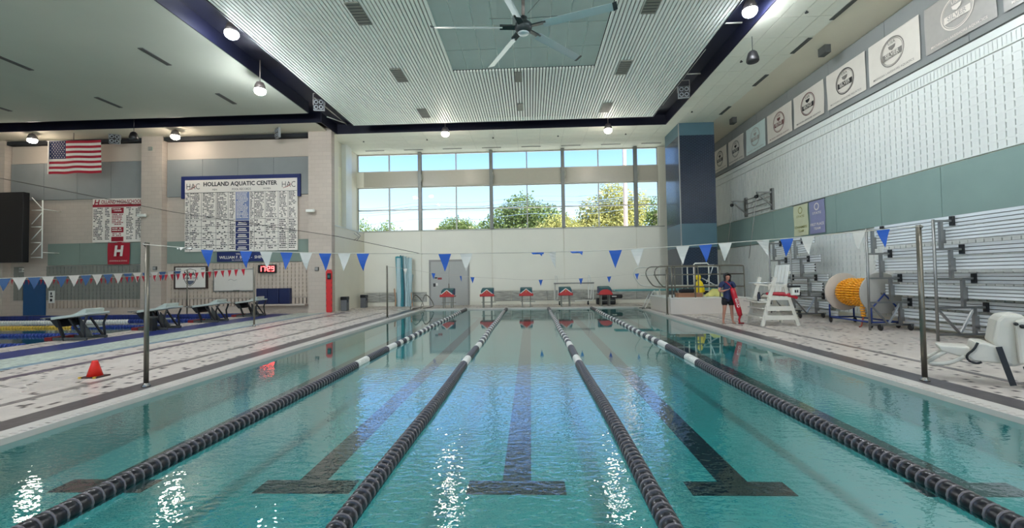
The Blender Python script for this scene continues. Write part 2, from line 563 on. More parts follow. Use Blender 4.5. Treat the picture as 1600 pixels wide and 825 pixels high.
gutter('trim_1', 'slotted pool gutter along the left edge of the main pool', PX0 - 0.3, PX0, PY0, PY1, 'y')
gutter('trim_2', 'slotted pool gutter along the right edge of the main pool', PX1, PX1 + 0.3, PY0, PY1, 'y')
gutter('trim_3', 'slotted pool gutter along the far end of the main pool', PX0 - 0.3, PX1 + 0.3, PY1, PY1 + 0.3, 'x')

# basin: sloped floor, walls and black lane lines with their T ends
ZN, ZF = -0.50, -0.26
def zf(y): return ZN + (ZF - ZN) * min(1, max(0, (y - PY0) / (PY1 - PY0)))
bs = MB()
bs.add([(PX0, PY0, ZN), (PX1, PY0, ZN), (PX1, PY1, ZF), (PX0, PY1, ZF)], [(0, 1, 2, 3)])
for x in (PX0 + .016, PX1 - .016):
    bs.add([(x, PY0, ZN), (x, PY1, ZF), (x, PY1, -0.004), (x, PY0, -0.004)], [(0, 1, 2, 3)])
for y, z in ((PY0 + .016, ZN), (PY1 - .03, ZF)):
    bs.add([(PX0, y, z), (PX1, y, z), (PX1, y, -0.004), (PX0, y, -0.004)], [(0, 1, 2, 3)])
basin = ob('pool_basin', bs, m_pool, label='pale tiled basin of the main lap pool', cat='pool', kind='structure', fix=False)
def line_piece(x0, x1, y0, y1):
    mb = MB(); e = 0.006
    mb.add([(x0, y0, zf(y0) - 0.02), (x1, y0, zf(y0) - 0.02), (x1, y1, zf(y1) - 0.02), (x0, y1, zf(y1) - 0.02),
            (x0, y0, zf(y0) + e), (x1, y0, zf(y0) + e), (x1, y1, zf(y1) + e), (x0, y1, zf(y1) + e)],
           [(0, 3, 2, 1), (4, 5, 6, 7), (0, 1, 5, 4), (1, 2, 6, 5), (2, 3, 7, 6), (3, 0, 4, 7)])
    return mb
ROPES = (-3.44, -1.31, 0.91, 3.14)
LANES = (-4.55, -2.37, -0.18, 2.05, 4.25)
for x in LANES:
    ob('lane_line', line_piece(x - 0.15, x + 0.15, 4.72, PY1 - 1.9), m_line, basin)
    ob('lane_cross_bar', line_piece(x - 0.50, x + 0.50, 4.44, 4.72), m_line, basin)
    ob('lane_cross_bar', line_piece(x - 0.50, x + 0.50, PY1 - 1.9, PY1 - 1.62), m_line, basin)
ob('pool_water', MB().quad((PX0, PY0, 0), (PX1, PY0, 0), (PX1, PY1, 0), (PX0, PY1, 0)), m_water, kind='stuff',
   label='rippled teal water of the main lap pool', cat='water')

b2 = MB()
b2.box(QX0, QX1, QY0, QY1, -0.9, -0.8)
for q in ((QX0 - .05, QX0, QY0, QY1), (QX1, QX1 + .05, QY0, QY1), (QX0, QX1, QY0 - .05, QY0), (QX0, QX1, QY1, QY1 + .05)):
    b2.box(q[0], q[1], q[2], q[3], -0.85, D - 0.01)
basin2 = ob('training_pool_basin', b2, m_pool, label='basin of the second pool behind the grey starting blocks', cat='pool', kind='structure')
ob('tile_band', MB().box(QX0, QX1, QY1 - 0.03, QY1 + 0.25, -0.3, D + 0.06), m_navyband, basin2, 'navy tiled far wall of the second pool')
ob('training_pool_water', MB().quad((QX0, QY0, -0.01), (QX1, QY0, -0.01), (QX1, QY1 - .03, -0.01), (QX0, QY1 - .03, -0.01)), m_water2, kind='stuff',
   label='calm water of the second pool beyond the grey blocks', cat='water')

# ---------------------------------------------------------------- far wall with the big windows
YF = 26.2
WX0, WX1 = -10.42, 7.62
wf = MB()
wf.box(-10.9, 11.1, YF, YF + 0.35, -0.1, 4.55)
wf.box(WX0, WX1, YF, YF + 0.35, 7.22, 8.16)
wf.box(-10.9, 11.1, YF, YF + 0.35, 9.24, 10.4)
wf.box(WX1, 11.1, YF, YF + 0.35, 4.55, 9.24)
wf.box(-10.9, WX0, YF, YF + 0.35, 4.55, 9.24)
wall_far = ob('wall_far', wf, m_white, label='far white wall with a long band of windows', cat='wall', kind='structure')
MULL = (WX0, -6.53, -2.25, 2.0, 6.25, WX1)
lowj = (-10.0, -6.5, -2.25, 2.0, 6.25, 10.9)
for a, b in zip(lowj, lowj[1:]):
    ob('wall_panel', MB().box(a + 0.02, b - 0.02, YF - 0.04, YF, 0.9, 4.52), m_panelw, wall_far)
    ob('spandrel_panel', MB().box(max(a, WX0) + 0.02, min(b, WX1) - 0.02, YF - 0.03, YF, 7.24, 8.14), m_spand, wall_far, 'taupe spandrel between the window rows')
ob('sill', MB().box(-10.0, 7.9, YF - 0.07, YF + 0.1, 4.50, 4.56), m_frame, wall_far)
ob('wall_base', MB().box(-10.0, 10.9, YF - 0.05, YF, D, 0.27), m_white, wall_far)
x = -10.0
for (xa, xb) in ((-10.0, -6.2), (-2.2, 7.2)):
    n = round((xb - xa) / 1.08); w = (xb - xa) / n
    for i in range(n):
        ob('wainscot_tile', MB().box(xa + i * w + 0.012, xa + (i + 1) * w - 0.012, YF - 0.06, YF, 0.29, 0.86), m_grain, wall_far)
ob('wall_infill', MB().box(-6.2, -2.2, YF - 0.035, YF, 0.27, 0.9), m_panelw, wall_far)

wi = 0
def window(x0, x1, z0, z1, cols, rows, label):
    global wi
    wi += 1
    w = ob('window_%d' % wi, MB().box(x0, x1, YF + 0.10, YF + 0.2, z0, z0 + 0.05).box(x0, x1, YF + 0.10, YF + 0.2, z1 - 0.05, z1)
           .box(x0, x0 + 0.05, YF + 0.10, YF + 0.2, z0 + 0.05, z1 - 0.05).box(x1 - 0.05, x1, YF + 0.10, YF + 0.2, z0 + 0.05, z1 - 0.05),
           m_frame, label=label, cat='window', kind='structure')
    cw = (x1 - x0) / cols
    zs = [z0 + 0.05] + list(rows) + [z1 - 0.05]
    for i in range(1, cols):
        ob('mullion', MB().box(x0 + i * cw - 0.035, x0 + i * cw + 0.035, YF + 0.09, YF + 0.2, z0 + 0.05, z1 - 0.05), m_frame, w)
    for z in rows:
        ob('transom_bar', MB().box(x0 + 0.05, x1 - 0.05, YF + 0.095, YF + 0.2, z - 0.03, z + 0.03), m_frame, w)
    for i in range(cols):
        for a, b in zip(zs, zs[1:]):
            ob('pane', MB().box(x0 + i * cw + 0.02, x0 + (i + 1) * cw - 0.02, YF + 0.145, YF + 0.155, a - 0.02, b + 0.02), m_glass, w)
ords = ['leftmost', 'second', 'third', 'fourth', 'narrow rightmost']
for k, (a, b) in enumerate(zip(MULL, MULL[1:])):
    c = 1 if k == 4 else 2
    window(a, b, 8.16, 9.24, c, [], '%s window in the upper strip below the ceiling' % ords[k])
    window(a, b, 4.55, 7.22, c, [5.84], '%s tall window in the lower row above the white wall' % ords[k])
pi_ = 0
pw = ['between the first and second window bays', 'between the second and third window bays', 'between the third and fourth window bays', 'beside the narrow right window bay']
for k, x in enumerate(MULL[1:-1]):
    p = thing('window_post', 'tall grey steel post ' + pw[k], 'post', (x, YF - 0.12, 4.55), group='steel window posts')
    ob('post_web', MB().box(x - 0.035, x + 0.035, YF - 0.20, YF + 0.1, 4.56, 9.40), m_post, p)
    ob('front_flange', MB().box(x - 0.10, x + 0.10, YF - 0.24, YF - 0.20, 4.56, 9.40), m_post, p)
    ob('rear_flange', MB().box(x - 0.10, x + 0.10, YF - 0.075, YF - 0.04, 4.56, 9.40), m_post, p)
    ob('clamp', MB().tube([(x + .11, YF - .23, 7.9), (x + .16, YF - .25, 7.7), (x + .10, YF - .24, 7.45)], 0.03, 6), m_frame, p)

# double door in the far wall
dr = thing('door_1', 'grey double door in the far white wall', 'door', (-4.84, YF - 0.05, D), kind='structure')
ob('door_frame', MB().box(-6.05, -5.95, YF - 0.10, YF - .03, D, 2.78).box(-3.73, -3.63, YF - 0.10, YF - .03, D, 2.78).box(-5.95, -3.73, YF - 0.10, YF - .03, 2.66, 2.78), m_grey, dr)
for a, b, hx in ((-5.95, -4.85, -5.0), (-4.83, -3.73, -4.68)):
    lf = ob('door_leaf', MB().box(a, b, YF - 0.08, YF - .041, D, 2.66), m_doorg, dr)
    if hx > -4.8: continue
    ob('push_bar', MB().box(hx - .12, hx + .1, YF - 0.14, YF - .08, 0.99, 1.05).tube([(-4.86, YF - .12, 1.05), (-4.86, YF - .12, 1.35)], .02, 6), m_steeld, lf)
ob('red_notice', MB().box(-4.98 - .55, -4.98 - .3, YF - .086, YF - .081, 1.60, 1.72), mat('notice_red', (150, 60, 60), .6), dr)
ob('room_plate', MB().box(-5.72, -5.55, YF - .086, YF - .081, 1.66, 1.74), m_black, dr)
ob('black_notice', MB().box(-5.80, -5.66, YF - .087, YF - .081, 1.18, 1.38), m_black, dr)
ob('white_notice', MB().box(-5.64, -5.52, YF - .087, YF - .081, 1.24, 1.40), m_wplast, dr)

# left return wall between the far wall and the hall wall
YH = 22.2
wn_l = MB()
wn_l.box(-10.6, -10.0, YH + 0.02, YF, -0.1, 4.45)
wn_l.box(-10.9, -10.45, YH + 0.02, YF, 4.45, 10.4)
nook = ob('wall_return_left', wn_l, m_white, label='white return wall with a low ledge left of the windows', cat='wall', kind='structure')
ob('pilaster', MB().box(-10.45, -10.12, YH + 0.02, YH + 0.7, 4.45, 9.25), m_white, nook)
ob('pilaster', MB().box(-10.45, -10.2, YH + 1.9, YH + 2.7, 4.45, 9.25), m_blockw, nook)
ob('ledge_cap', MB().box(-10.5, -9.97, YH + 0.02, YF - .05, 4.45, 4.50), m_blockw, nook)
ob('tall_niche_panel', MB().box(-10.45, -10.43, YH + 0.8, YH + 1.8, 4.5, 7.9), mat('pale_panel', (238, 236, 214), .4), nook)
ob('wire_bracket', MB().tube([(-9.97, 24.6, 4.3), (-9.7, 24.6, 4.1), (-9.97, 24.6, 3.9)], .02, 6).tube([(-9.97, 25.0, 4.4), (-9.75, 25.0, 4.2), (-9.97, 25.0, 3.9)], .02, 6), m_grey, nook)

# ---------------------------------------------------------------- hall wall on the left
wl = MB()
wl.box(-28.6, -10.25, YH, YH + 0.35, -0.1, 10.4)
hall = ob('wall_hall', wl, m_beige, label='beige block wall of the left hall behind the second pool', cat='wall', kind='structure')
PIL = ((-28.6, -27.45), (-20.0, -18.9), (-11.2, -10.0))
for a, b in PIL:
    ob('pilaster', MB().box(a, b, YH - 0.35, YH, D, 9.4), m_beige, hall)
for a, b in ((-27.4, -20.05), (-18.85, -11.25)):
    ob('tan_panel', MB().box(a, b, YH - 0.05, YH, 8.08, 9.0), mat('tan_panel_paint', (186, 174, 160), .7, var=.05, vscale=1.0), hall)
    n = 4; w = (b - a) / n
    for i in range(n):
        ob('grey_panel', MB().box(a + i * w + .008, a + (i + 1) * w - .008, YH - 0.09, YH, 6.12, 8.06), m_greyac, hall)
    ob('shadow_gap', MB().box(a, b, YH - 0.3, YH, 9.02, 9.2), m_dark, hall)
for a, b in ((-25.3, -20.05), (-18.82, -11.22)):
    n = 3; w = (b - a) / n
    for i in range(n):
        ob('sage_panel', MB().box(a + i * w + .006, a + (i + 1) * w - .006, YH - 0.09, YH, 2.66, 3.8), m_sage, hall)

def slot_blocks(parent, axis, u0, u1, v0, v1, at, m, side, px=0.2, pz=0.2, gap=0.028, hgap=0.003, depth=0.06, pick=None, name='acoustic_blocks'):
    """a field of blocks with open vertical slots, standing proud of a dark cavity"""
    nu = max(1, round((u1 - u0) / px)); nv = max(1, round((v1 - v0) / pz))
    du = (u1 - u0) / nu; dv = (v1 - v0) / nv
    mb = MB(); singles = []
    for i in range(nu):
        for j in range(nv):
            a, b = u0 + i * du + gap / 2, u0 + (i + 1) * du - gap / 2
            c, d = v0 + j * dv + hgap / 2, v0 + (j + 1) * dv - hgap / 2
            if pick and pick(a, c): singles.append((a, b, c, d)); continue
            e = random.uniform(0, 0.006)
            if axis == 'y': mb.box(a, b, at - depth - e, at, c, d)
            else: mb.box(at - depth - e, at, a, b, c, d)
    for j in range(nv + 1 if pz < .3 else 0):
        c, d = max(v0, v0 + j * dv - .035), min(v1, v0 + j * dv + .035)
        if axis == 'y': mb.box(u0, u1, at - depth * .95, at, c, d)
        else: mb.box(at - depth * .95, at, u0, u1, c, d)
    if mb.v: ob(name, mb, m, parent, kind='stuff', fix=False)
    if singles:
        a, b, c, d = singles[0]
        if axis == 'x': me = MB().box(-depth, 0, -(b - a) / 2, (b - a) / 2, -(d - c) / 2, (d - c) / 2).mesh('acoustic_block', m)
        for a, b, c, d in singles:
            ob('acoustic_block', me, None, parent, loc=(at - random.uniform(0, .006), (a + b) / 2, (c + d) / 2))
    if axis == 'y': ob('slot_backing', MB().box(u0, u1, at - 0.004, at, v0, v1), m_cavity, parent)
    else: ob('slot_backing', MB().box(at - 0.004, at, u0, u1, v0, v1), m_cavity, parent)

slot_blocks(hall, 'y', -27.2, -26.7, 0.85, 2.62, YH, m_blockg, -1)
slot_blocks(hall, 'y', -25.4, -20.05, 0.85, 2.62, YH, m_blockg, -1)
slot_blocks(hall, 'y', -25.4, -20.05, 0.42, 0.8, YH, m_blockb, -1, 0.2, 0.4, 0.06)
slot_blocks(hall, 'y', -18.8, -11.25, 0.85, 2.62, YH, m_blockb, -1)
slot_blocks(hall, 'y', -18.8, -11.25, 0.42, 0.8, YH, m_blockb, -1, 0.2, 0.4, 0.06)
ob('wall_ledge', MB().box(-14.05, -11.4, YH - .34, YH - .06, .42, .5), m_beige, hall)
ob('blue_door_panel', MB().box(-26.65, -25.45, YH - 0.06, YH, D, 1.95), mat('deep_blue_paint', (22, 74, 120), .45), hall, 'blue painted door in the hall wall')

# ---------------------------------------------------------------- right wall
XR = 10.9
wr = MB().box(XR, XR + 0.35, -9.2, YF + .3, -0.1, 10.4)
wall_right = ob('wall_right', wr, m_white, label='right wall of slotted white block above the bleachers', cat='wall', kind='structure')
n = 12
for i in range(n):
    a = -4 + i * (YF + 4) / n
    ob('grey_panel', MB().box(XR - 0.09, XR, a + .008, a + (YF + 4) / n - .008, 7.28, 9.25), m_greyac, wall_right)
for i in range(13):
    a = 0 + i * 2.0
    ob('sage_panel', MB().box(XR - 0.09, XR, a + .008, a + 2.0 - .008, 3.08, 4.42), m_sageR, wall_right)
ob('cap_course', MB().box(XR - 0.07, XR, -4, YF - .02, 7.05, 7.24), m_blockw, wall_right)
slot_blocks(wall_right, 'x', 2.0, YF - .02, 6.75, 7.03, XR, m_blockw, -1, 0.1, 0.28, 0.016)
slot_blocks(wall_right, 'x', 2.0, YF - .02, 4.46, 6.72, XR, m_blockw, -1, pick=lambda a, c: 9.2 < a < 13.6 and c > 4.3)
slot_blocks(wall_right, 'x', 2.0, YF - .02, 0.3, 3.05, XR, m_blockw, -1)

# blue brick column beside the windows
col = thing('brick_column', 'tall navy glazed brick column right of the windows', 'column', (8.4, 23.3, D), kind='structure')
CX0, CX1, CY0, CY1 = 7.5, 9.25, YH, 24.4
ob('brick_shaft', MB().box(CX0, CX1, CY0, CY1, 4.2, 8.62), m_nbrick, col)
ob('teal_cap', MB().box(CX0 - .0, CX1, CY0, CY1, 8.62, 9.25), m_teal, col)
ob('teal_band', MB().box(CX0, CX1, CY0, CY1, 3.02, 4.2), m_teal, col)
ob('brick_base', MB().box(CX0, CX1, CY0, CY1, D, 3.02), m_nbrick, col)
ob('corner_strip', MB().box(CX0 - .015, CX0 + .03, CY0 - .015, CY0 + .03, D, 9.25), m_grey, col)

# walls behind and left of the camera: a glazed end wall
wb = MB()
wb.box(-28.6, 11.1, -9.5, -9.2, -0.1, 0.6).box(-28.6, 11.1, -9.5, -9.2, 8.0, 10.4).box(-28.6, -24, -9.5, -9.2, .6, 8).box(9.0, 11.1, -9.5, -9.2, .6, 8)
wall_near = ob('wall_near', wb, m_white, label='end wall behind the camera with large glazing', cat='wall', kind='structure')
for k in range(12):
    xx = -24 + k * 3.0
    ob('mullion', MB().box(xx - .06, xx + .06, -9.45, -9.25, .6, 8.0), m_frame, wall_near)
for k in range(11):
    xx = -24 + k * 3.0
    ob('pane', MB().box(xx + .06, xx + 2.94, -9.36, -9.35, .6, 8.0), m_glass, wall_near)
ob('wall_left', MB().box(-28.9, -28.6, -9.5, YH + .35, -0.1, 10.4), m_beige, label='beige block side wall at the far left of the hall', cat='wall', kind='structure')

# ---------------------------------------------------------------- ceiling
ZC = 9.25
ceil = ob('ceiling', MB().box(-28.9, 11.3, -9.5, YF + .4, 10.4, 10.6), m_dark, label='roof deck above the ceiling fields', cat='ceiling', kind='structure')
ob('hall_field', MB().box(-28.6, -9.95, -9.2, 19.4, ZC, ZC + .06), m_cfield, ceil, 'greenish grey flat ceiling over the left hall')
ob('hall_bulkhead', MB().box(-28.6, -10.25, 20.62, YH, ZC, ZC + .06), m_cream, ceil)
ob('tile_field', MB().box(6.95, 9.2, -9.2, YF, ZC + .012, ZC + .06).box(-10.45, 6.95, 22.38, YF, ZC + .012, ZC + .06), m_grid, ceil)
ob('soffit', MB().box(9.2, XR, -9.2, YF, ZC + .02, ZC + .08), m_cream, ceil)
def tiles(x0, x1, y0, y1, nx, ny, m, z, name='ceiling_tile'):
    w, d = (x1 - x0) / nx, (y1 - y0) / ny
    g = 0.010
    me = MB().box(-w / 2 + g, w / 2 - g, -d / 2 + g, d / 2 - g, 0, .02).mesh(name, m)
    for i in range(nx):
        for j in range(ny):
            ob(name, me, None, ceil, loc=(x0 + (i + .5) * w, y0 + (j + .5) * d, z))
tiles(6.95, 9.2, 8.6, 22.38, 4, 12, m_ctile, ZC)
tiles(-10.4, 9.2, 22.38, YF, 16, 6, m_ctile, ZC)
ob('tile_field_near', MB().box(6.97, 9.19, -9.2, 8.58, ZC, ZC + .011), m_ctile, ceil)
# slatted cloud
SX0, SX1, SY1 = -8.5, 5.92, 21.0
FX0, FX1, FY0, FY1 = -2.73, 2.43, 7.5, 15.83
sb = MB()
for a, b, c, d in rect_minus((SX0, SX1, -9.2, SY1), [(FX0, FX1, FY0, FY1)]): sb.box(a, b, c, d, 9.36, 9.42)
ob('slat_backing', sb, m_dark, ceil)
pitch = 0.1172; ns = int((SX1 - SX0) / pitch)
sw = 0.080
me_full = MB().box(-sw / 2, sw / 2, -9.2, SY1, 0, .07).mesh('slat', m_slat)
me_far = MB().box(-sw / 2, sw / 2, FY1, SY1, 0, .07).mesh('slat', m_slat)
me_near = MB().box(-sw / 2, sw / 2, -9.2, FY0, 0, .07).mesh('slat', m_slat)
for i in range(ns + 1):
    x = SX0 + (i + .5) * (SX1 - SX0) / (ns + 1)
    if FX0 < x < FX1:
        ob('slat', me_far, None, ceil, loc=(x, 0, 9.2)); ob('slat', me_near, None, ceil, loc=(x, 0, 9.2))
    else:
        ob('slat', me_full, None, ceil, loc=(x, 0, 9.2))
ob('slat_end_trim', MB().box(SX0, SX1, SY1, SY1 + .03, 9.2, 9.42), m_slat, ceil)
ob('fan_bay', MB().box(FX0, FX1, FY0, FY1, 9.30, 9.36), m_slat, ceil)
nx, ny = 9, 6
me = None
w, d = (FX1 - FX0) / nx, (FY1 - FY0) / ny
me = MB().box(-w / 2 + .012, w / 2 - .012, -d / 2 + .012, d / 2 - .012, 0, .02).mesh('fan_bay_tile', m_fantile)
for i in range(nx):
    for j in range(ny):
        ob('fan_bay_tile', me, None, ceil, loc=(FX0 + (i + .5) * w, FY0 + (j + .5) * d, 9.28))
# navy channels
nv = MB()
NT_ = 9.75
def channel(mb, x0, x1, y0, y1):
    mb.box(x0, x1, y0, y1, NT_, NT_ + .05)
channel(nv, -9.95, SX0, -9.2, 22.38); channel(nv, SX1, 6.95, -9.2, 22.38); channel(nv, SX0, SX1, SY1, 22.38); channel(nv, -28.6, -9.95, 19.4, 20.62)
for q in ((SX0 - .04, SX0, -9.2, SY1 + .04, 9.19), (SX1, SX1 + .04, -9.2, SY1 + .04, 9.19), (6.91, 6.95, -9.2, 22.38, ZC), (-9.95, -9.91, -9.2, 19.4, ZC),
          (-9.95, -9.91, 20.62, 22.38, ZC), (SX0, SX1, SY1 + .03, SY1 + .06, 9.19), (-9.95, 6.95, 22.34, 22.38, ZC), (-28.6, -9.95, 19.4, 19.44, ZC), (-28.6, -9.95, 20.58, 20.62, ZC)):
    nv.box(q[0], q[1], q[2], q[3], q[4], NT_)
beam = ob('ceiling_channel', nv, m_navy, ceil, 'navy blue recessed channel round the slatted ceiling')
pm = mat('pipe_silver', (190, 190, 180), .3, .6)
for pts in ([(-8.75, 13.5, 9.55), (-8.75, 20.6, 9.55)], [(-9.5, 20.3, 9.4), (-8.9, 20.9, 9.3)], [(-9.25, 18.6, 9.6), (-9.25, 22.0, 9.6)],
            [(6.2, 15.4, 9.5), (6.2, 20.4, 9.5)], [(6.25, 17.4, 9.55), (6.8, 17.4, 9.55)], [(6.1, 14.0, 9.6), (6.8, 14.0, 9.6)]):
    ob('conduit', MB().tube(pts, .025, 6), pm, ceil)

# ---------------------------------------------------------------- ceiling fittings that belong to the ceiling
m_vent = mat('vent_dark_grey', (70, 72, 70), 0.6)
m_ventl = mat('vent_mid_grey', (128, 128, 118), 0.6)
for x, y0, y1 in ((-12.43, 9.7, 11.0), (-12.43, 13.5, 14.65), (-12.46, 17.03, 18.1), (-17.45, 13.6, 14.65), (-17.5, 17.0, 18.1), (-22.5, 17.0, 18.1)):
    ob('slot_vent', MB().box(x - .09, x + .09, y0, y1, ZC - .02, ZC + .01), m_vent, ceil)
for x in (-4.72, 3.48):
    for y in (8.0, 11.55, 15.37, 19.15):
        v = ob('slot_vent', MB().box(x - .2, x + .2, y, y + 1.05, 9.165, 9.199), m_ventl, ceil)
        for k in range(7):
            ob('vent_bar', MB().box(x - .19, x + .19, y + .08 + k * .14, y + .11 + k * .14, 9.158, 9.166), m_vent, v)
for y in (15.95, 18.9):
    ob('slot_vent', MB().box(-.45, -.2, y, y + .8, 9.165, 9.199), m_ventl, ceil)
for y in (9.4, 12.4, 14.4, 17.0, 20.15):
    ob('slot_vent', MB().box(9.06, 9.2, y, y + 1.0, ZC - .02, ZC), m_vent, ceil)
for k in range(8):
    x = -9.05 + k * 2.3
    ob('slot_vent', MB().box(x - .56, x + .56, 25.42, 25.54, ZC - .02, ZC), m_ventl, ceil)
for x, y in ((-9.0, 23.6), (-5.5, 23.6), (-1.9, 23.6), (1.6, 23.6), (5.2, 23.6), (7.6, 20.6), (7.6, 15.8), (8.1, 12.9)):
    ob('sprinkler', MB().lathe([(.05, -.06), (.05, -.04), (.02, -.03), (.02, 0)], 8, o=(x, y, ZC)), m_black, ceil)
for y in (14.9, 21.6):
    ob('soffit_box', MB().box(9.9, 10.1, y, y + .35, ZC - .25, ZC + .02), m_vent, ceil)

# ---------------------------------------------------------------- lamps
m_lens = emis('lamp_glow', (242, 248, 255), LAMP_STRENGTH)
m_house = mat('lamp_housing_grey', (120, 112, 108), 0.4, 0.5)
m_lens2 = emis('soft_lamp_glow', (255, 240, 224), LAMP_STRENGTH * .22)
me_house = MB().lathe([(.05, .34), (.12, .31), (.17, .2), (.21, .05), (.19, .05)], 16).mesh('housing', m_house)
me_lens = MB().lathe([(.18, .05), (.195, .0), (.17, -.07), (.11, -.12), (.0, -.14)], 16).mesh('glowing_lens', m_lens)
me_lens2 = me_lens.copy(); me_lens2.materials.clear(); me_lens2.materials.append(m_lens2)
def make_lamp(p, lab):
    r = thing('flood_lamp', lab, 'lamp', p, group='bright ceiling flood lamps')
    zt = ZC - .005 if (p[1] > 20.7 and p[0] < -10) or p[0] < -12 else 9.745
    ob('stem', MB().tube([(0, 0, .33), (0, 0, zt - p[2])], .022, 8), m_house, r, local=True)
    ob('housing', me_house, None, r, local=True)
    ob('glowing_lens', me_lens2 if p[1] > 20 else me_lens, None, r, local=True)
lamps = [((-8.95, 12.85, 9.2), 'bright flood lamp in the left navy channel, nearest the top of the picture'),
         ((-9.73, 15.5, 8.6), 'bright flood lamp at the left navy channel, lower of the two there'),
         ((-17.45, 20.95, 8.88), 'bright flood lamp hanging above the record board of the left hall'),
         ((-24.75, 20.85, 8.88), 'bright flood lamp above the left end of the hall wall, beside the flag'),
         ((6.42, 12.75, 9.2), 'bright flood lamp in the right navy channel'),
         ((-4.12, 21.6, 8.85), 'hanging lamp before the windows, left one of the two'),
         ((3.95, 21.8, 8.85), 'hanging lamp before the windows, right one of the two')]
for y, od in ((8.0, 'first'), (3.5, 'second'), (-1.0, 'third'), (-5.5, 'fourth')):
    lamps.append(((-9.3, y, 9.2), '%s flood lamp of the left navy channel behind the picture edge' % od))
    lamps.append(((6.42, y, 9.2), '%s flood lamp of the right navy channel behind the picture edge' % od))
for y, od in ((6.0, 'farther'), (-2.0, 'nearer')):
    lamps.append(((-15.5, y, 8.88), '%s flood lamp under the hall ceiling left of the camera' % od))
for p, lab in lamps: make_lamp(p, lab)

# ---------------------------------------------------------------- ceiling fan
m_blade = mat('fan_blade_silver', (196, 208, 212), 0.3, 0.5, var=0.03)
m_hub = mat('fan_hub_dark', (52, 60, 62), 0.4, 0.4)
HX, HY, HZ = -0.08, 11.41, 8.2
fan = thing('ceiling_fan', 'large ceiling fan with long silver blades over the pool', 'fan', (HX, HY, HZ))
ob('motor', MB().lathe([(0, -.12), (.12, -.12), (.2, -.06), (.23, .02), (.23, .1), (.16, .16), (.1, .22), (.1, .3)], 20, o=(HX, HY, HZ)), m_hub, fan)
ob('hub_cap', MB().lathe([(0, -.16), (.12, -.15), (.15, -.115)], 16, o=(HX, HY, HZ)), m_blade, fan, 'round teal-grey cap under the fan hub')
ob('motor_box', MB().box(HX - .28, HX - .1, HY - .1, HY + .1, HZ + .05, HZ + .3), mat('motor_grey', (110, 118, 116), .4, .3), fan)
ob('downrod', MB().tube([(HX, HY, HZ + .25), (HX, HY, 9.29)], .045, 10), m_house, fan)
ob('ceiling_plate', MB().lathe([(.16, 9.1), (.18, 9.27), (.18, 9.285)], 16, o=(HX, HY, 0)), m_house, fan)
for k, a in enumerate((184.7, 116.6, 47.0, -19.5, 254.0)):
    a = math.radians(a); c, s = math.cos(a), math.sin(a)
    def P(r, t, z): return (HX + c * r - s * t, HY + s * r + c * t, HZ + z)
    arm = MB()
    arm.add([P(.18, -.07, .0), P(.18, .07, .03), P(.62, .07, .03), P(.62, -.07, .0), P(.18, -.07, .04), P(.18, .07, .07), P(.62, .07, .07), P(.62, -.07, .04)],
            [(0, 1, 2, 3), (4, 5, 6, 7), (0, 1, 5, 4), (1, 2, 6, 5), (2, 3, 7, 6), (3, 0, 4, 7)])
    ob('blade_bracket', arm, m_hub, fan)
    bl = MB(); prof = [(.10, -.03), (.05, -.015), (-.02, .012), (-.10, .045), (-.095, .06), (-.02, .04), (.06, .01), (.10, -.015)]
    n = len(prof)
    bl.add([P(.55, t, z) for t, z in prof] + [P(2.32, t, z) for t, z in prof],
           [tuple(range(n)), tuple(reversed(range(n, 2 * n)))] + [(i, (i + 1) % n, (i + 1) % n + n, i + n) for i in range(n)])
    b = ob('blade', bl, m_blade, fan)
    tip = MB()
    tip.add([P(2.32, t * 1.1, z - .006) for t, z in prof] + [P(2.42, t * 1.0, z + .02) for t, z in prof],
            [tuple(range(n)), tuple(reversed(range(n, 2 * n)))] + [(i, (i + 1) % n, (i + 1) % n + n, i + n) for i in range(n)])
    ob('blade_tip', tip, m_hub, b)
for dx, dy in ((-1.2, -.9), (1.2, -.9), (-1.0, 1.3), (1.0, 1.3)):
    ob('guy_wire', MB().tube([(HX + dx * .1, HY + dy * .1, HZ + .35), (HX + dx, HY + dy, 9.28)], .008, 5), m_hub, fan)

# ---------------------------------------------------------------- four-lens floodlights (off) and pendant speakers
m_case = mat('fixture_case_grey', (150, 156, 160), 0.4, 0.3)
def quad_light(p, rz, label, bh=.5):
    r = thing('four_lens_floodlight', label, 'floodlight', p, rz, group='unlit four-lens floodlights')
    ob('case', MB().box(-.22, .22, -.06, .06, -.24, .24), m_case, r, local=True, bevel=.012)
    ob('front_panel', MB().box(-.2, .2, -.07, -.055, -.22, .22), m_black, r, local=True)
    for sx in (-.1, .1):
        for sz in (-.11, .11):
            ob('lens_ring', MB().lathe([(.085, -.071), (.085, -.09), (.06, -.09), (.055, -.075)], 14, 'y', (sx, 0, sz)), m_case, r, local=True)
            ob('lens', MB().lathe([(0, -.082), (.055, -.08), (.056, -.07)], 12, 'y', (sx, 0, sz)), m_black, r, local=True)
    ob('bracket', MB().bar((-.24, 0, 0), (-.24, 0, bh), .02, .05).bar((.24, 0, 0), (.24, 0, bh), .02, .05).bar((-.25, 0, bh), (.25, 0, bh), .05, .02), m_grey, r, local=True)
    return r
quad_light((-8.9, 18.3, 9.15), .15, 'unlit floodlight with four round lenses in the left navy channel')
quad_light((6.4, 18.2, 9.15), -.1, 'unlit floodlight with four round lenses in the right navy channel')
quad_light((-12.4, 21.2, 9.0), -.7, 'unlit four-lens floodlight turned aside above the record board', .235)
quad_light((-21.0, 21.4, 9.0), .5, 'unlit four-lens floodlight beside the top right corner of the flag', .235)
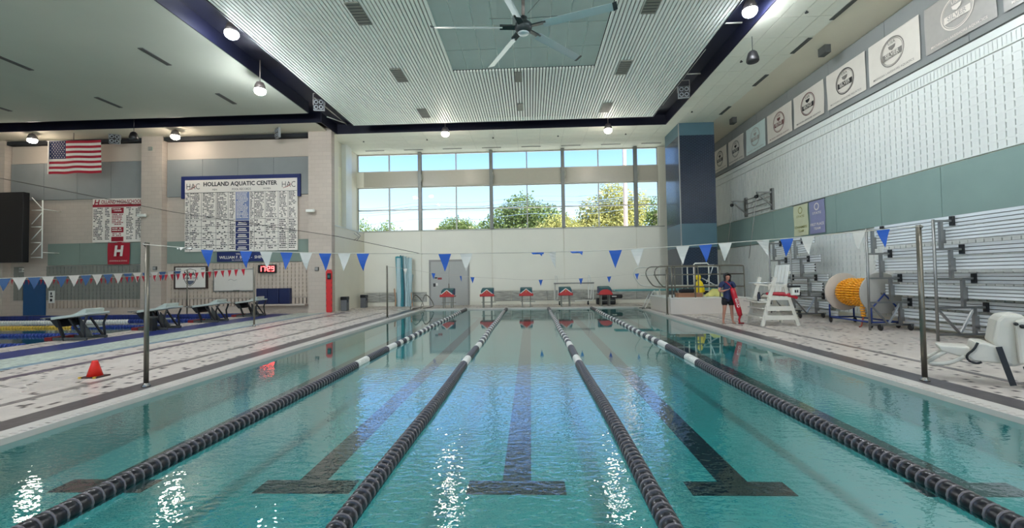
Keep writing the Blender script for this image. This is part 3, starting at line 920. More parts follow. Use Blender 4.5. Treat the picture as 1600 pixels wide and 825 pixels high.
def speaker(p, label, ztop):
    r = thing('pendant_speaker', label, 'speaker', p, group='black pendant speakers')
    ob('cabinet', MB().lathe([(0, 0), (.17, 0), (.19, .03), (.185, .12), (.13, .3), (.07, .36), (0, .37)], 20), m_black, r, local=True)
    ob('grille', MB().lathe([(0, -.012), (.15, -.01), (.165, .0)], 20), mat('speaker_grille', (44, 44, 46), .7), r, local=True)
    ob('cable', MB().tube([(0, 0, .36), (0, 0, ztop - p[2])], .01, 6), m_black, r, local=True)
speaker((7.19, 14.2, 8.42), 'black bell-shaped speaker hanging from the right tiled ceiling', ZC)
speaker((-18.6, 19.9, 8.45), 'black bell-shaped speaker hanging in the left hall, right of the flag', 9.75)

# ---------------------------------------------------------------- hall wall fittings
m_ink = mat('ink_black', (34, 32, 36), 0.6)
m_bwhite = mat('board_white', (226, 218, 208), 0.5, var=0.02)
m_bnavy = mat('board_navy', (26, 40, 96), 0.5)
m_bred = mat('board_maroon', (150, 20, 42), 0.5)
m_redfl = mat('flag_red', (176, 24, 48), 0.8)
YB = YH - 0.14
hb = thing('record_board', 'large white pool record board with navy frame on the hall wall', 'record board', (-14.9, YB, 3.24))
ob('board_panel', MB().box(-17.8, -11.86, YB - .04, YH - .10, 3.24, 6.95), m_bwhite, hb)
ob('navy_frame', MB().box(-18.0, -17.8, YB - .05, YH - .1, 6.0, 7.15).box(-11.86, -11.7, YB - .05, YH - .1, 6.0, 7.15).box(-17.8, -11.86, YB - .05, YH - .1, 6.95, 7.15), m_bnavy, hb)
ob('header_strip', MB().box(-17.79, -11.87, YB - .06, YB - .04, 6.30, 6.94), m_bwhite, hb)
yl = YB - .065
letters('HOLLAND AQUATIC CENTER', (-14.85, yl, 6.70), 3.9, .27, m_ink, hb, bold=.03)
letters('POOL RECORDS', (-14.78, yl, 6.43), 1.0, .11, m_ink, hb)
letters('MEN', (-16.2, yl, 6.43), .24, .09, m_ink, hb)
letters('WOMEN', (-13.45, yl, 6.43), .4, .09, m_ink, hb)
for cx in (-17.35, -12.3):
    letters('HAC', (cx, yl, 6.62), .70, .30, m_ink, hb, bold=-.008)
    ob('logo_swoosh', MB().tube([(cx - .3, yl, 6.44), (cx - .05, yl, 6.50), (cx + .12, yl, 6.62), (cx + .05, yl, 6.70)], .012, 5), mat('logo_red', (170, 60, 50), .5), hb)
rs = random.Random(3)
rows = MB(); rule = MB(); word = MB()
def record_rows(rows, x0, x1, z0, z1, pitch, y, dens=.75):
    z = z1
    while z - pitch > z0:
        x = x0
        while x < x1:
            w = rs.uniform(.03, .12)
            if x + w > x1: break
            if rs.random() < dens: rows.box(x, x + w, y - .004, y, z - pitch * .72, z - pitch * .22)
            x += w + rs.uniform(.012, .03)
        z -= pitch
ys = YB - .041
for a, b in ((-17.76, -17.55), (-17.5, -17.0), (-16.85, -16.2), (-16.1, -15.55), (-15.42, -15.14), (-14.33, -14.15), (-14.1, -13.6), (-13.5, -12.95), (-12.8, -12.4), (-12.3, -11.92)):
    record_rows(rows, a, b, 4.9 if a not in (-17.5, -14.1) else 4.9, 6.28, .075, ys, .8)
    record_rows(rows, a, b, 3.28, 4.85, .095, ys, .9 if (b - a) < .45 else .42)
ob('record_entries', rows, m_ink, hb, kind='stuff')
for z in (6.29, 4.88, 4.54, 4.2, 3.86, 3.55):
    rule.box(-17.8, -15.12, ys - .003, ys, z - .008, z + .008).box(-14.36, -11.88, ys - .003, ys, z - .008, z + .008)
for x in (-17.52, -16.92, -16.14, -15.5, -14.12, -13.55, -12.86, -12.35):
    rule.box(x - .006, x + .006, ys - .003, ys, 3.24, 6.3)
ob('ruled_lines', rule, m_ink, hb)
ob('centre_column', MB().box(-15.1, -14.38, ys - .006, ys, 4.82, 6.29), mat('board_greyblue', (120, 132, 170), .5), hb)
me_ev = MB()
record_rows(me_ev, -15.05, -14.43, 4.85, 6.27, .075, ys - .006, .95)
ob('event_entries', me_ev, m_bwhite, hb, kind='stuff')
for k in range(5):
    z1 = 4.80 - k * .315
    c = ob('event_plate', MB().box(-15.1, -14.38, ys - .008, ys, z1 - .29, z1), m_bnavy, hb)
    ob('plate_text', MB().box(-14.95, -14.55, ys - .011, ys - .008, z1 - .13, z1 - .08).box(-15.0, -14.5, ys - .011, ys - .008, z1 - .22, z1 - .17), m_bwhite, c)

hs = thing('school_record_board', 'white and maroon high school record board left of the pilaster', 'record board', (-21.3, YB, 3.8))
ob('board_panel', MB().box(-22.78, -20.03, YB - .03, YH - .05, 3.82, 6.1), m_bwhite, hs)
ob('header_band', MB().box(-22.78, -20.03, YB - .036, YB - .03, 5.66, 5.80), m_bred, hs)
letters('OLLAND HIGH-SCHOOL', (-21.22, YB - .034, 5.93), 2.2, .2, m_bred, hs, bold=.02)
letters('H', (-22.55, YB - .038, 5.90), .26, .30, m_bred, hs, bold=.03, shear=.2)
rr = MB()
for a, b in ((-22.73, -22.2), (-22.1, -21.85), (-20.95, -20.55), (-20.45, -20.08)):
    record_rows(rr, a, b, 3.86, 5.64, .085, YB - .031, .72)
ob('record_entries', rr, m_ink, hs, kind='stuff')
for z0, z1 in ((5.32, 5.62), (4.32, 4.60), (3.86, 4.1)):
    ob('maroon_plate', MB().box(-21.75, -21.1, YB - .038, YB - .03, z0, z1), m_bred, hs)
rr = MB(); record_rows(rr, -21.73, -21.12, 4.62, 5.3, .085, YB - .031, .9); record_rows(rr, -21.7, -21.15, 4.1, 4.3, .09, YB - .031, .9)
ob('event_entries', rr, m_bred, hs, kind='stuff')
rr = MB(); record_rows(rr, -21.7, -21.15, 5.36, 5.6, .1, YB - .039, .9); record_rows(rr, -21.7, -21.15, 4.35, 4.58, .1, YB - .039, .9)
ob('plate_text', rr, m_bwhite, hs, kind='stuff')

hbn = thing('hanging_banner', 'red banner with a white letter H hanging on the sage panel', 'banner', (-21.3, YB, 2.66))
ob('cloth', MB().sheet(lambda u, v: (-21.92 + 1.16 * u, YB - .04 - .025 * math.sin(u * 9 + v * 3), 2.66 + 1.17 * v), 16, 12), mat('banner_red', (164, 22, 44), .35), hbn)
letters('H', (-21.3, YB - .08, 3.36), .46, .56, m_bwhite, hbn, bold=.05, shear=.12)
letters('SWIMMING & DIVING', (-21.32, YB - .08, 2.84), .95, .07, m_bwhite, hbn)
ob('hanging_rod', MB().tube([(-21.95, YB - .04, 3.795), (-20.74, YB - .04, 3.795)], .018, 6), m_grey, hbn)

wbn = thing('welcome_banner', 'navy welcome banner below the record board', 'banner', (-14.8, YB, 2.7))
ob('cloth', MB().box(-16.1, -13.47, YB - .02, YH - .091, 2.70, 3.2), m_bnavy, wbn)
letters('WELCOME TO', (-14.7, YB - .024, 3.09), .8, .09, m_bwhite, wbn)
letters('WILLIAM F. BEEBE -  SHING', (-14.75, YB - .024, 2.92), 2.45, .15, m_bwhite, wbn, bold=.015)
letters('IN SWIMMING', (-14.9, YB - .024, 2.77), .8, .06, m_bwhite, wbn)

mla = thing('team_banner', 'white team banner with a shield logo in a dark frame', 'banner', (-17.5, YB, 1.34))
ob('cloth', MB().box(-18.3, -16.7, YB - .02, YH - .06, 1.40, 2.44), m_bwhite, mla)
ob('frame', MB().box(-18.38, -18.3, YB - .03, YH - .06, 1.34, 2.5).box(-16.7, -16.63, YB - .03, YH - .06, 1.34, 2.5).box(-18.3, -16.7, YB - .03, YH - .06, 2.44, 2.5).box(-18.3, -16.7, YB - .03, YH - .06, 1.34, 1.40), mat('dark_wood', (60, 44, 40), .5), mla)
pts = [(-17.82, 2.28), (-17.52, 2.36), (-17.22, 2.28), (-17.20, 1.85), (-17.32, 1.62), (-17.52, 1.48), (-17.72, 1.62), (-17.84, 1.85)]
ob('shield_outline', MB().tube([(x, YB - .024, z) for x, z in pts], .014, 5, closed=True), m_ink, mla)
ob('shield_waves', MB().prism([(-17.74, 1.76), (-17.30, 1.76), (-17.34, 1.65), (-17.52, 1.53), (-17.70, 1.65)], 'y', YB - .026, YB - .021), mat('slate_grey_ink', (90, 96, 112), .6), mla)
letters('MLA', (-17.52, YB - .03, 2.11), .58, .2, m_ink, mla, bold=.03)
letters('SWIM & DIVE', (-17.5, YB - .03, 1.88), .8, .12, mat('slate_grey_ink', (90, 96, 112), .6), mla, bold=.01)
ob('corner_text', MB().box(-18.25, -18.0, YB - .023, YB - .02, 2.32, 2.38).box(-16.95, -16.75, YB - .023, YB - .02, 2.32, 2.38), m_grey, mla)

wb_ = thing('whiteboard', 'plain white board between the team banner and the clock', 'whiteboard', (-15.2, YB, 1.2))
ob('writing_surface', MB().box(-16.25, -14.2, YB - .01, YH - .06, 1.22, 2.28), mat('whiteboard_surface', (208, 202, 192), .25, var=.02), wb_)
ob('frame', MB().box(-16.3, -16.25, YB - .02, YH - .06, 1.17, 2.33).box(-14.2, -14.15, YB - .02, YH - .06, 1.17, 2.33).box(-16.25, -14.2, YB - .02, YH - .06, 2.28, 2.33).box(-16.25, -14.2, YB - .02, YH - .06, 1.17, 1.22), m_alud, wb_)
ob('pen_tray', MB().box(-15.2, -14.9, YB - .08, YB - .02, 1.2, 1.23), m_black, wb_)
ob('scribble', MB().tube([(-15.5, YB - .012, 1.75), (-15.35, YB - .012, 1.8), (-15.2, YB - .012, 1.72), (-15.05, YB - .012, 1.78)], .008, 4), m_grey, wb_)

clk = thing('digital_clock', 'black wall clock with glowing red digits reading 17:29', 'clock', (-13.45, YB, 2.1))
ob('case', MB().box(-13.9, -13.0, YB - .08, YH - .06, 2.09, 2.51), m_black, clk, bevel=.01)
m_led = emis('red_led', (255, 60, 60), 9.0)
SEG = {'1': 'bc', '7': 'abc', '2': 'abged', '9': 'abcdfg'}
def digit(ch, x, z, w, h):
    mb = MB(); y0, y1 = YB - .09, YB - .081; t = .028
    S = {'a': (x, x + w, z + h - t, z + h), 'g': (x, x + w, z + h / 2 - t / 2, z + h / 2 + t / 2), 'd': (x, x + w, z, z + t),
         'f': (x, x + t, z + h / 2, z + h), 'b': (x + w - t, x + w, z + h / 2, z + h), 'e': (x, x + t, z, z + h / 2), 'c': (x + w - t, x + w, z, z + h / 2)}
    for s in SEG[ch]: a, b, c, d = S[s]; mb.box(a, b, y0, y1, c, d)
    ob('digit', mb, m_led, clk)
for ch, x in zip('1729', (-13.86, -13.66, -13.40, -13.19)): digit(ch, x, 2.17, .145, .26)
ob('colon', MB().box(-13.475, -13.445, YB - .09, YB - .081, 2.23, 2.26).box(-13.475, -13.445, YB - .09, YB - .081, 2.33, 2.36), m_led, clk)

mt = thing('folded_mat', 'navy folded mat leaning on a ledge of the hall wall', 'mat', (-13.07, YH - .2, .48))
for k in range(3):
    ob('mat_section', MB().box(-13.95 + k * .59, -13.38 + k * .59, YH - .3, YH - .07, .5, 1.3), mat('navy_vinyl', (20, 30, 72), .4), mt, bevel=.03)

fg = thing('flag', 'national flag with red and white stripes hanging before the hall wall', 'flag', (-22.7, 21.0, 7.2))
m_fwhite = mat('flag_white', (234, 224, 212), .8); m_fblue = mat('flag_blue', (36, 40, 84), .8)
FW, FH = 2.72, 1.65; FX, FZ = -24.05, 7.2
def fl_pt(u, v, off=0.0):
    return (FX + FW * u, 21.0 + .05 * math.sin(u * 8 + v * 1.5) * (1 - .5 * v) + off, FZ + FH * v + .012 * math.sin(u * 14) * (1 - v))
for k in range(13):
    v0, v1 = 1 - (k + 1) / 13, 1 - k / 13
    u0 = .335 if k < 7 else 0.0
    ob('stripe', MB().sheet(lambda u, v: fl_pt(u0 + (1 - u0) * u, v0 + (v1 - v0) * v), 26, 2), m_redfl if k % 2 == 0 else m_fwhite, fg)
can = ob('canton', MB().sheet(lambda u, v: fl_pt(.335 * u, 6 / 13 + 7 / 13 * v), 14, 8), m_fblue, fg)
def star(cu, cv, r):
    pts = []
    for i in range(10):
        a = math.pi / 2 + i * math.pi / 5; q = r if i % 2 == 0 else r * .42
        pts.append(fl_pt(cu + q * math.cos(a) / FW, cv + q * math.sin(a) / FH, -.012))
    return pts
for r in range(9):
    n = 6 if r % 2 == 0 else 5
    for i in range(n):
        cu = .335 * ((i + .5) / 6 if n == 6 else (i + 1) / 6)
        p = star(cu, 6 / 13 + 7 / 13 * (r + .7) / 9.3, .034)
        ob('star', MB().add(p, [tuple(range(10))]), m_fwhite, can)
ob('heading_tape', MB().box(FX - .05, FX, 20.99, 21.03, FZ, FZ + FH), m_fwhite, fg)
ob('hanging_rod', MB().tube([(FX - .1, 21.0, FZ + FH + .02), (FX + FW + .1, 21.0, FZ + FH + .02)], .02, 6).tube([(-22.75, 21.0, FZ + FH + .02), (-22.75, 21.0, ZC)], .012, 6), m_black, fg)

sc = thing('scoreboard', 'large black scoreboard on a white truss at the left edge', 'scoreboard', (-26.5, 21.0, 2.8))
ob('display', MB().box(-28.2, -25.3, 20.95, 21.25, 2.8, 6.33), m_black, sc, bevel=.02)
tr = MB()
xs0, xs1 = -25.25, -24.68
tr.tube([(xs1, 21.3, 3.0), (xs1, 21.3, 5.95)], .03, 6)
for z in (3.05, 3.8, 4.6, 5.45): tr.tube([(xs0, 21.3, z), (xs1, 21.3, z)], .022, 6)
for z in (3.1, 3.85, 4.65): tr.tube([(xs0, 21.3, z + .1), (xs1, 21.3, z + .7)], .022, 6)
tr.tube([(xs0, 21.3, 6.1), (xs1, 21.3, 5.5)], .022, 6)
for z in (3.3, 5.5): tr.tube([(xs1, 21.3, z), (xs1, YH - .01, z)], .022, 6)
ob('truss', tr, m_wplast, sc)

def simple(name, label, cat, parts, base, group=None):
    t = thing(name, label, cat, base, group=group)
    for nm, mb, m in parts: ob(nm, mb, m, t)
    return t
simple('wall_poster', 'small white safety poster right of the blue door', 'poster', [('sheet', MB().box(-25.22, -24.9, YH - .085, YH - .061, .70, 1.34), m_wplast),
       ('print', MB().box(-25.14, -25.02, YH - .09, YH - .085, .78, .92).box(-25.14, -24.99, YH - .09, YH - .085, 1.0, 1.08).box(-25.12, -25.04, YH - .09, YH - .085, 1.12, 1.26), m_ink)], (-25.06, YH - .08, .7))
def wall_box(x, z, w, h, m, name, label, cat, y=YH - .35):
    simple(name, label, cat, [('box', MB().box(x - w / 2, x + w / 2, y - .07, y, z - h / 2, z + h / 2), m), ('cover', MB().box(x - w / 2 + .02, x + w / 2 - .02, y - .085, y - .07, z - h / 2 + .02, z + h / 2 - .02), m_grey)], (x, y, z - h / 2))
wall_box(-27.9, .85, .2, .2, m_black, 'control_box', 'black box on the leftmost pilaster beside the blue door', 'control box')
wall_box(-19.2, 2.42, .18, .18, m_vent, 'outlet_box', 'small dark box on the pilaster below the school board', 'box')
wall_box(-10.75, 2.25, .18, .18, m_vent, 'outlet_box', 'small dark box on the pilaster above the red rescue board', 'box')
wall_box(-19.5, 8.6, .18, .18, m_sage, 'junction_box', 'small green box high on the pilaster right of the flag', 'box')
wall_box(-26.8, 2.45, .2, .2, m_wplast, 'alarm_box', 'small white alarm box above the blue door', 'alarm', YH)
for x, z, lab in ((-19.72, 5.12, 'white security camera on the pilaster right of the school board'), (-10.95, 5.17, 'white security camera on the pilaster right of the record board')):
    simple('security_camera', lab, 'camera', [('arm', MB().bar((x, YH - .35, z), (x, YH - .5, z), .05), m_wplast), ('body', MB().box(x - .22, x + .12, YH - .66, YH - .5, z - .07, z + .06), m_wplast), ('lens_cap', MB().lathe([(.07, 0), (.09, .05), (.05, .1), (0, .11)], 12, 'x', (x + .1, YH - .58, z)), m_wplast)], (x, YH - .35, z))

# cable across the hall
ob('steel_cable', MB().tube([(-28.0, 21.5, 7.35), (-17.8, 21.3, 5.2), (-9.6, 21.6, 3.85), (-6.43, 26.1, 3.14)], .016, 6), mat('cable_dark', (80, 74, 70), .5), label='long steel cable sloping down across the left hall', cat='cable')

# ---------------------------------------------------------------- lane ropes of the main pool
m_fblk = mat('black_float', (26, 25, 30), 0.3, var=0.1)
m_fwht = mat('white_float', (224, 222, 214), 0.35, var=0.03)
m_fring = mat('grey_float_ring', (112, 106, 108), 0.35, var=0.05)
m_fblue = mat('blue_float', (30, 52, 120), 0.35)
m_fyel = mat('yellow_float', (196, 160, 60), 0.35)
PF = [(.028, -.043), (.066, -.041), (.075, -.028), (.077, .0), (.075, .028), (.066, .041), (.028, .043)]
PR = [(.03, -.005), (.077, -.005), (.079, 0), (.077, .005), (.03, .005)]
me_b = MB().lathe(PF, 12, 'y').mesh('float_disc', m_fblk)
me_w = MB().lathe(PF, 12, 'y').mesh('float_disc', m_fwht)
me_r = MB().lathe(PR, 12, 'y').mesh('float_ring', m_fring)
def is_white(y):
    if y < 8.5: return False
    if y < 9.1: return True
    if y < 10.4: return False
    if y < 10.8: return True
    if y > 21.4: return False
    return int(y / .27) % 2 == 0
rn = ['black and white lane rope, outermost on the left', 'black and white lane rope, inner left one of the middle lane', 'black and white lane rope, inner right one of the middle lane', 'black and white lane rope, outermost on the right']
PIT = .09
for k, x in enumerate(ROPES):
    r = thing('lane_rope', rn[k], 'lane rope', (x, 12, 0), group='lane ropes of the main pool')
    ob('cable', MB().tube([(x, PY0, .02), (x, PY1, .02)], .012, 6), m_steel, r)
    y = PY0 + .1; i = 0; fb = MB(); fw = MB(); fr_ = MB()
    while y < PY1 - .1:
        w = is_white(y)
        dx = .012 * math.sin(y * 1.1 + k)
        if i < 115:
            ob('float_disc', me_w if w else me_b, None, r, loc=(x + dx, y, .022))
            if not w: ob('float_ring', me_r, None, r, loc=(x + dx, y + PIT / 2, .022))
        else:
            (fw if w else fb).lathe(PF, 8, 'y', (x + dx, y, .022))
            if not w: fr_.lathe(PR, 8, 'y', (x + dx, y + PIT / 2, .022))
        y += PIT; i += 1
    ob('far_black_floats', fb, m_fblk, r, kind='stuff', fix=False); ob('far_white_floats', fw, m_fwht, r, kind='stuff', fix=False); ob('far_float_rings', fr_, m_fring, r, kind='stuff', fix=False)

# lane ropes of the second pool run across the hall
lr = [(11.6, 'dark blue lane rope of the second pool, nearest one'), (13.9, 'blue and white lane rope of the second pool, second nearest'),
      (16.4, 'yellow and blue lane rope of the second pool behind the first grey block'), (18.8, 'pale lane rope of the second pool, farthest one')]
for k, (y, lab) in enumerate(lr):
    r = thing('lane_rope', lab, 'lane rope', (-20, y, 0), group='lane ropes of the second pool')
    ob('cable', MB().tube([(QX0, y, .0), (QX1, y, .0)], .012, 6), m_steel, r)
    mbs = {'y': MB(), 'b': MB(), 'w': MB()}
    x = QX1 - .2
    while x > QX0 + .1:
        d = QX1 - x
        c = 'b' if d < 4.0 else ('y' if k == 2 else ('w' if (k == 3 or (k == 1 and d < 7)) else 'b'))
        mbs[c].lathe(PF, 8, 'x', (x, y, .01)); x -= .12
    for c, m in (('y', m_fyel), ('b', m_fblue), ('w', m_fwht)):
        if mbs[c].v: ob({'y': 'yellow_floats', 'b': 'blue_floats', 'w': 'white_floats'}[c], mbs[c], m, r, kind='stuff', fix=False)

# ---------------------------------------------------------------- poles and pennants
m_penb = mat('pennant_blue', (20, 84, 176), 0.5); m_penw = mat('pennant_white', (206, 202, 194), 0.5); m_penr = mat('pennant_red', (186, 30, 50), 0.5); m_pent = mat('pennant_slate_blue', (62, 96, 140), .5)
m_cord = mat('pennant_cord', (196, 190, 178), 0.6)
def pole(x, y, top, label, r=.035):
    p = thing('flag_pole', label, 'pole', (x, y, D), group='steel pennant poles')
    ob('shaft', MB().tube([(x, y, D), (x, y, top)], r, 12), m_steeld, p)
    ob('base_collar', MB().lathe([(r * 1.8, D), (r * 1.8, D + .02), (r * 1.15, D + .05), (r * 1.1, D + .06)], 14, o=(x, y, 0)), m_steel, p)
    ob('cord_hook', MB().tube([(x, y - r, top - .06), (x, y - r * 2.4, top - .03), (x, y - r, top)], .008, 6), m_steel, p)
pole(-6.07, 6.75, 2.33, 'tall steel pennant pole on the left pool edge beside the orange cone')
pole(5.82, 6.85, 2.38, 'tall steel pennant pole on the right pool edge beside the lift chair')
pole(-5.95, 18.1, 2.24, 'thin steel pennant pole at the far left pool edge')
pole(5.5, 18.15, 1.96, 'thin steel pennant pole at the corner of the diving platform')
pole(-9.94, 15.5, 2.2, 'thin steel pennant pole on the deck between the two pools', .03)
pole(-17.0, 21.2, 2.3, 'thin pole by the hall wall below the white team banner', .025)

def tri(p, w, h, m, parent, dirv=(1, 0, 0), style='flat'):
    """a pennant: thin triangle hanging from p"""
    d = Vector(dirv).normalized(); p = Vector(p); nrm = d.cross(Vector((0, 0, 1))).normalized()
    mb = MB(); n = 5
    def pt(u, v, o):
        ww = w * (1 - v)
        if style == 'flat':
            q = p + d * (u * ww) + Vector((0, 0, -h * v)) + nrm * (.03 * math.sin(v * 3 + p.x * 7) * v)
        elif style == 'blown':     # caught by the draught, nearly level
            q = p + d * (u * ww + .06 * v) + Vector((0, 0, -h * .22 * v - .02 * math.sin(v * 7))) + nrm * (h * .95 * v)
        elif style == 'twist':
            q = p + d * (u * ww * .55 + .05 * v) + Vector((0, 0, -h * .95 * v)) + nrm * (u * ww * .8 * (1 - v) + .06 * v)
        return q + nrm * o
    vs = []; fs = []
    for o in (0, .002):
        for i in range(n + 1):
            v = i / n * .985
            vs += [pt(-.5, v, o), pt(.5, v, o)]
    m2 = 2 * (n + 1)
    for i in range(n):
        fs += [(2 * i, 2 * i + 1, 2 * i + 3, 2 * i + 2), (m2 + 2 * i, m2 + 2 * i + 2, m2 + 2 * i + 3, m2 + 2 * i + 1)]
        fs += [(2 * i, 2 * i + 2, m2 + 2 * i + 2, m2 + 2 * i), (2 * i + 1, m2 + 2 * i + 1, m2 + 2 * i + 3, 2 * i + 3)]
    fs += [(0, m2, m2 + 1, 1), (2 * n, 2 * n + 1, m2 + 2 * n + 1, m2 + 2 * n)]
    mb.add(vs, fs)
    ob('pennant', mb, m, parent)

def interp(pts, x, i=0):
    for a, b in zip(pts, pts[1:]):
        if a[i] <= x <= b[i]:
            t = (x - a[i]) / (b[i] - a[i]); return tuple(a[j] + t * (b[j] - a[j]) for j in range(3))
    return pts[-1]
sp = [(-6.07, 6.67, 2.30), (-5.48, 6.68, 2.24), (-4.96, 6.69, 2.19), (-3.20, 6.7, 2.11), (-1.38, 6.72, 2.07), (.21, 6.74, 2.065), (1.29, 6.75, 2.08), (2.25, 6.76, 2.12), (3.87, 6.77, 2.21), (5.27, 6.78, 2.32), (5.82, 6.78, 2.36)]
st = thing('pennant_string', 'backstroke string of blue and white pennants across the near pool', 'pennants', (0, 6.75, 2.05))
ob('cord', MB().tube(sp, .006, 5), m_cord, st)
for k, x in (('b', -5.04), ('b', -4.42), ('w', -4.1), ('b', -3.78), ('w', -3.47), ('b', -3.17), ('w', -2.87), ('b', -2.58), ('b', -1.31), ('w', -0.98), ('B', 0.11), ('W', 0.33), ('B', 0.7),
             ('b', 1.29), ('w', 1.62), ('w', 2.3), ('b', 2.64), ('w', 2.93), ('W', 3.49), ('b', 3.84), ('w', 4.15), ('w', 4.89), ('b', 5.25)):
    p = interp(sp, x)
    tri(p, .20, .275, m_penb if k in 'bB' else m_penw, st, style='flat' if k in 'bw' else ('blown' if k == 'B' else 'twist'))
p = interp(sp, -5.4); tri(p, .26, .16, m_penw, st, style='blown')
fs_ = [(-5.95, 18.02, 2.2), (-5.16, 18.03, 2.10), (-3.99, 18.03, 1.9), (-2.38, 18.04, 1.71), (-.24, 18.05, 1.57), (.41, 18.05, 1.56), (2.04, 18.06, 1.59), (3.18, 18.06, 1.65), (4.30, 18.07, 1.75), (5.5, 18.08, 1.92)]
st = thing('pennant_string', 'far string of small blue pennants before the red starting blocks', 'pennants', (0, 18.05, 1.5))
ob('cord', MB().tube(fs_, .006, 5), m_cord, st)
for k, x in (('w', -5.16), ('b', -3.99), ('B', -2.87), ('b', -2.38), ('b', .41), ('b', 2.04), ('b', 3.18), ('b', 4.30)):
    tri(interp(fs_, x), .17, .26, m_penb if k in 'bB' else m_penw, st, style='flat' if k in 'bw' else 'twist')
ls = [(-17.0, 9.0, 1.95), (-17.0, 13.47, 1.90), (-17.0, 15.41, 1.98), (-17.0, 17.98, 2.10), (-17.0, 21.15, 2.26)]
st = thing('pennant_string', 'string of white and slate blue pennants along the second pool', 'pennants', (-17, 15, 1.5))
ob('cord', MB().tube(ls, .012, 5), m_penw, st)
y = 9.6; k = 0
while y < 20.9:
    tri(interp(ls, y, 1), .40, .42, m_penw if k % 2 == 0 else m_pent, st, (0, 1, 0)); y += .44; k += 1
P0 = Vector((-9.94, 15.45, 2.16)); P1 = Vector((-25.8, 20.6, 1.95))
rp = [tuple(P0 + (P1 - P0) * t + Vector((0, 0, -.25 * 4 * t * (1 - t) * .5))) for t in [i / 24 for i in range(25)]]
st = thing('pennant_string', 'string of small red pennants strung over the second pool', 'pennants', (-18, 18, 1.6))
ob('cord', MB().tube(rp, .008, 5), m_cord, st)
for i in range(46):
    t = .03 + i * .021; q = P0 + (P1 - P0) * t; q.z -= .25 * 4 * t * (1 - t) * .5
    tri(q, .2, .26, m_penr, st, tuple(P0 - P1))

# ---------------------------------------------------------------- starting blocks
m_red = mat('block_red_plastic', (196, 46, 44), 0.4); m_redd = mat('block_dark_red', (120, 26, 28), 0.45)
m_btop = mat('block_top_teal', (30, 92, 96), 0.5)
def red_block(label, dome=False):
    r = thing('starting_block', label, 'starting block', group='red starting blocks at the far end')
    for sx in (-.22, .22):
        for sy, st_ in ((.12, .72), (.6, .62)): ob('leg', MB().bar((sx, sy, 0), (sx, sy, st_), .055, .055), m_steeld, r, local=True)
    ob('crossbar', MB().bar((-.30, .1, .30), (.48, .1, .30), .035, .035), m_steeld, r, local=True)
    if dome:
        ol = [(-.36, .62), (.36, .62), (.36, .68)] + [(.33 * math.cos(a), .68 + .22 * math.sin(a)) for a in [math.pi * i / 10 for i in range(1, 10)]] + [(-.36, .68)]
    else:
        ol = [(-.38, .62), (.38, .62), (.38, .72), (.30, .76), (0, 1.0), (-.30, .76), (-.38, .72)]
    ob('front_shield', MB().prism(ol, 'y', -.06, .10), m_red, r, local=True, bevel=.015)
    ob('underside', MB().box(-.37, .37, -.04, .7, .60, .66), m_redd, r, local=True)
    ob('platform', MB().prism([(.10, .68), (.75, .74), (.75, 1.06), (.70, 1.06), (.10, .98)], 'x', -.30, .30), m_btop, r, local=True, bevel=.015)
    for sx in (-.31, .31): ob('side_rail', MB().prism([(.05, .66), (.78, .70), (.78, 1.04), (.05, .9)], 'x', sx - .012, sx + .012), m_bnavy, r, local=True)
    if not dome:
        for s in (-1, 1): ob('chevron', MB().bar((s * .30, -.066, .75), (0, -.066, .98), .012, .035, (0, 0, 1)), m_wplast, r, local=True)
        ob('lane_mark', MB().box(-.012, .012, -.07, -.06, .80, .90), m_fyel, r, local=True)
    return r
rb = red_block('x')
names = ['leftmost red starting block, before the grey double door', 'second red starting block from the left at the far end', 'middle red starting block at the far end', 'fourth red starting block, before the white pipe cart']
for i, (x, lab) in enumerate(zip((-4.5, -2.35, -.25, 1.85), names)):
    if i == 0: rb.location = (x, PY1 + .3, D); rb['label'] = lab
    else: dup(rb, (x, PY1 + .3, D), 0, lab)
red_block('rightmost red starting block with a domed front, beside the diving board', True).location = (3.95, PY1 + .3, D)

m_gtop = mat('grey_block_top', (176, 184, 176), 0.5, var=.08)
def grey_block(label):
    """faces -x, towards the second pool"""
    r = thing('starting_block', label, 'starting block', group='grey starting blocks of the second pool')
    ob('platform', MB().prism([(-.55, .60), (.55, .74), (.55, .80), (-.55, .68)], 'y', -.34, .34), m_gtop, r, local=True, bevel=.01)
    ob('track_wedge', MB().prism([(-.05, .70), (.42, .76), (.45, .90), (.38, .91)], 'y', -.28, .28), m_gtop, r, local=True, bevel=.01)
    ob('front_pad', MB().prism([(-.78, .60), (-.50, .63), (-.30, .40), (-.42, .38), (-.60, .58)], 'y', -.30, .30), m_black, r, local=True)
    ob('step', MB().box(-.5, .05, .36, .62, .30, .34), m_gtop, r, local=True)
    for sy in (-.3, .3):
        ob('front_leg', MB().bar((-.40, sy, .62), (-.16, sy, .0), .07, .05), m_black, r, local=True)
        ob('rear_leg', MB().tube([(.50, sy, .70), (.40, sy, .45), (.42, sy, .25), (.46, sy, 0)], .03, 8), m_black, r, local=True)
        ob('brace', MB().bar((-.02, sy, .62), (.40, sy, .06), .05, .04), m_black, r, local=True)
    ob('web_plate', MB().prism([(.0, .60), (.38, .10), (.0, .12)], 'y', -.02, .02), m_vent, r, local=True)
    for sy in (-.3, .3): ob('anchor_bar', MB().bar((-.55, sy, .05), (.5, sy, .05), .06, .08), m_vent, r, local=True)
    ob('foot_cap', MB().box(-.72, -.5, -.35, .35, .0, .10), m_redd, r, local=True)
    ob('back_handle', MB().tube([(-.78, -.28, .62), (-.92, -.28, .64), (-.92, .28, .64), (-.78, .28, .62)], .018, 6), m_alud, r, local=True)
    return r
gb = grey_block('x')
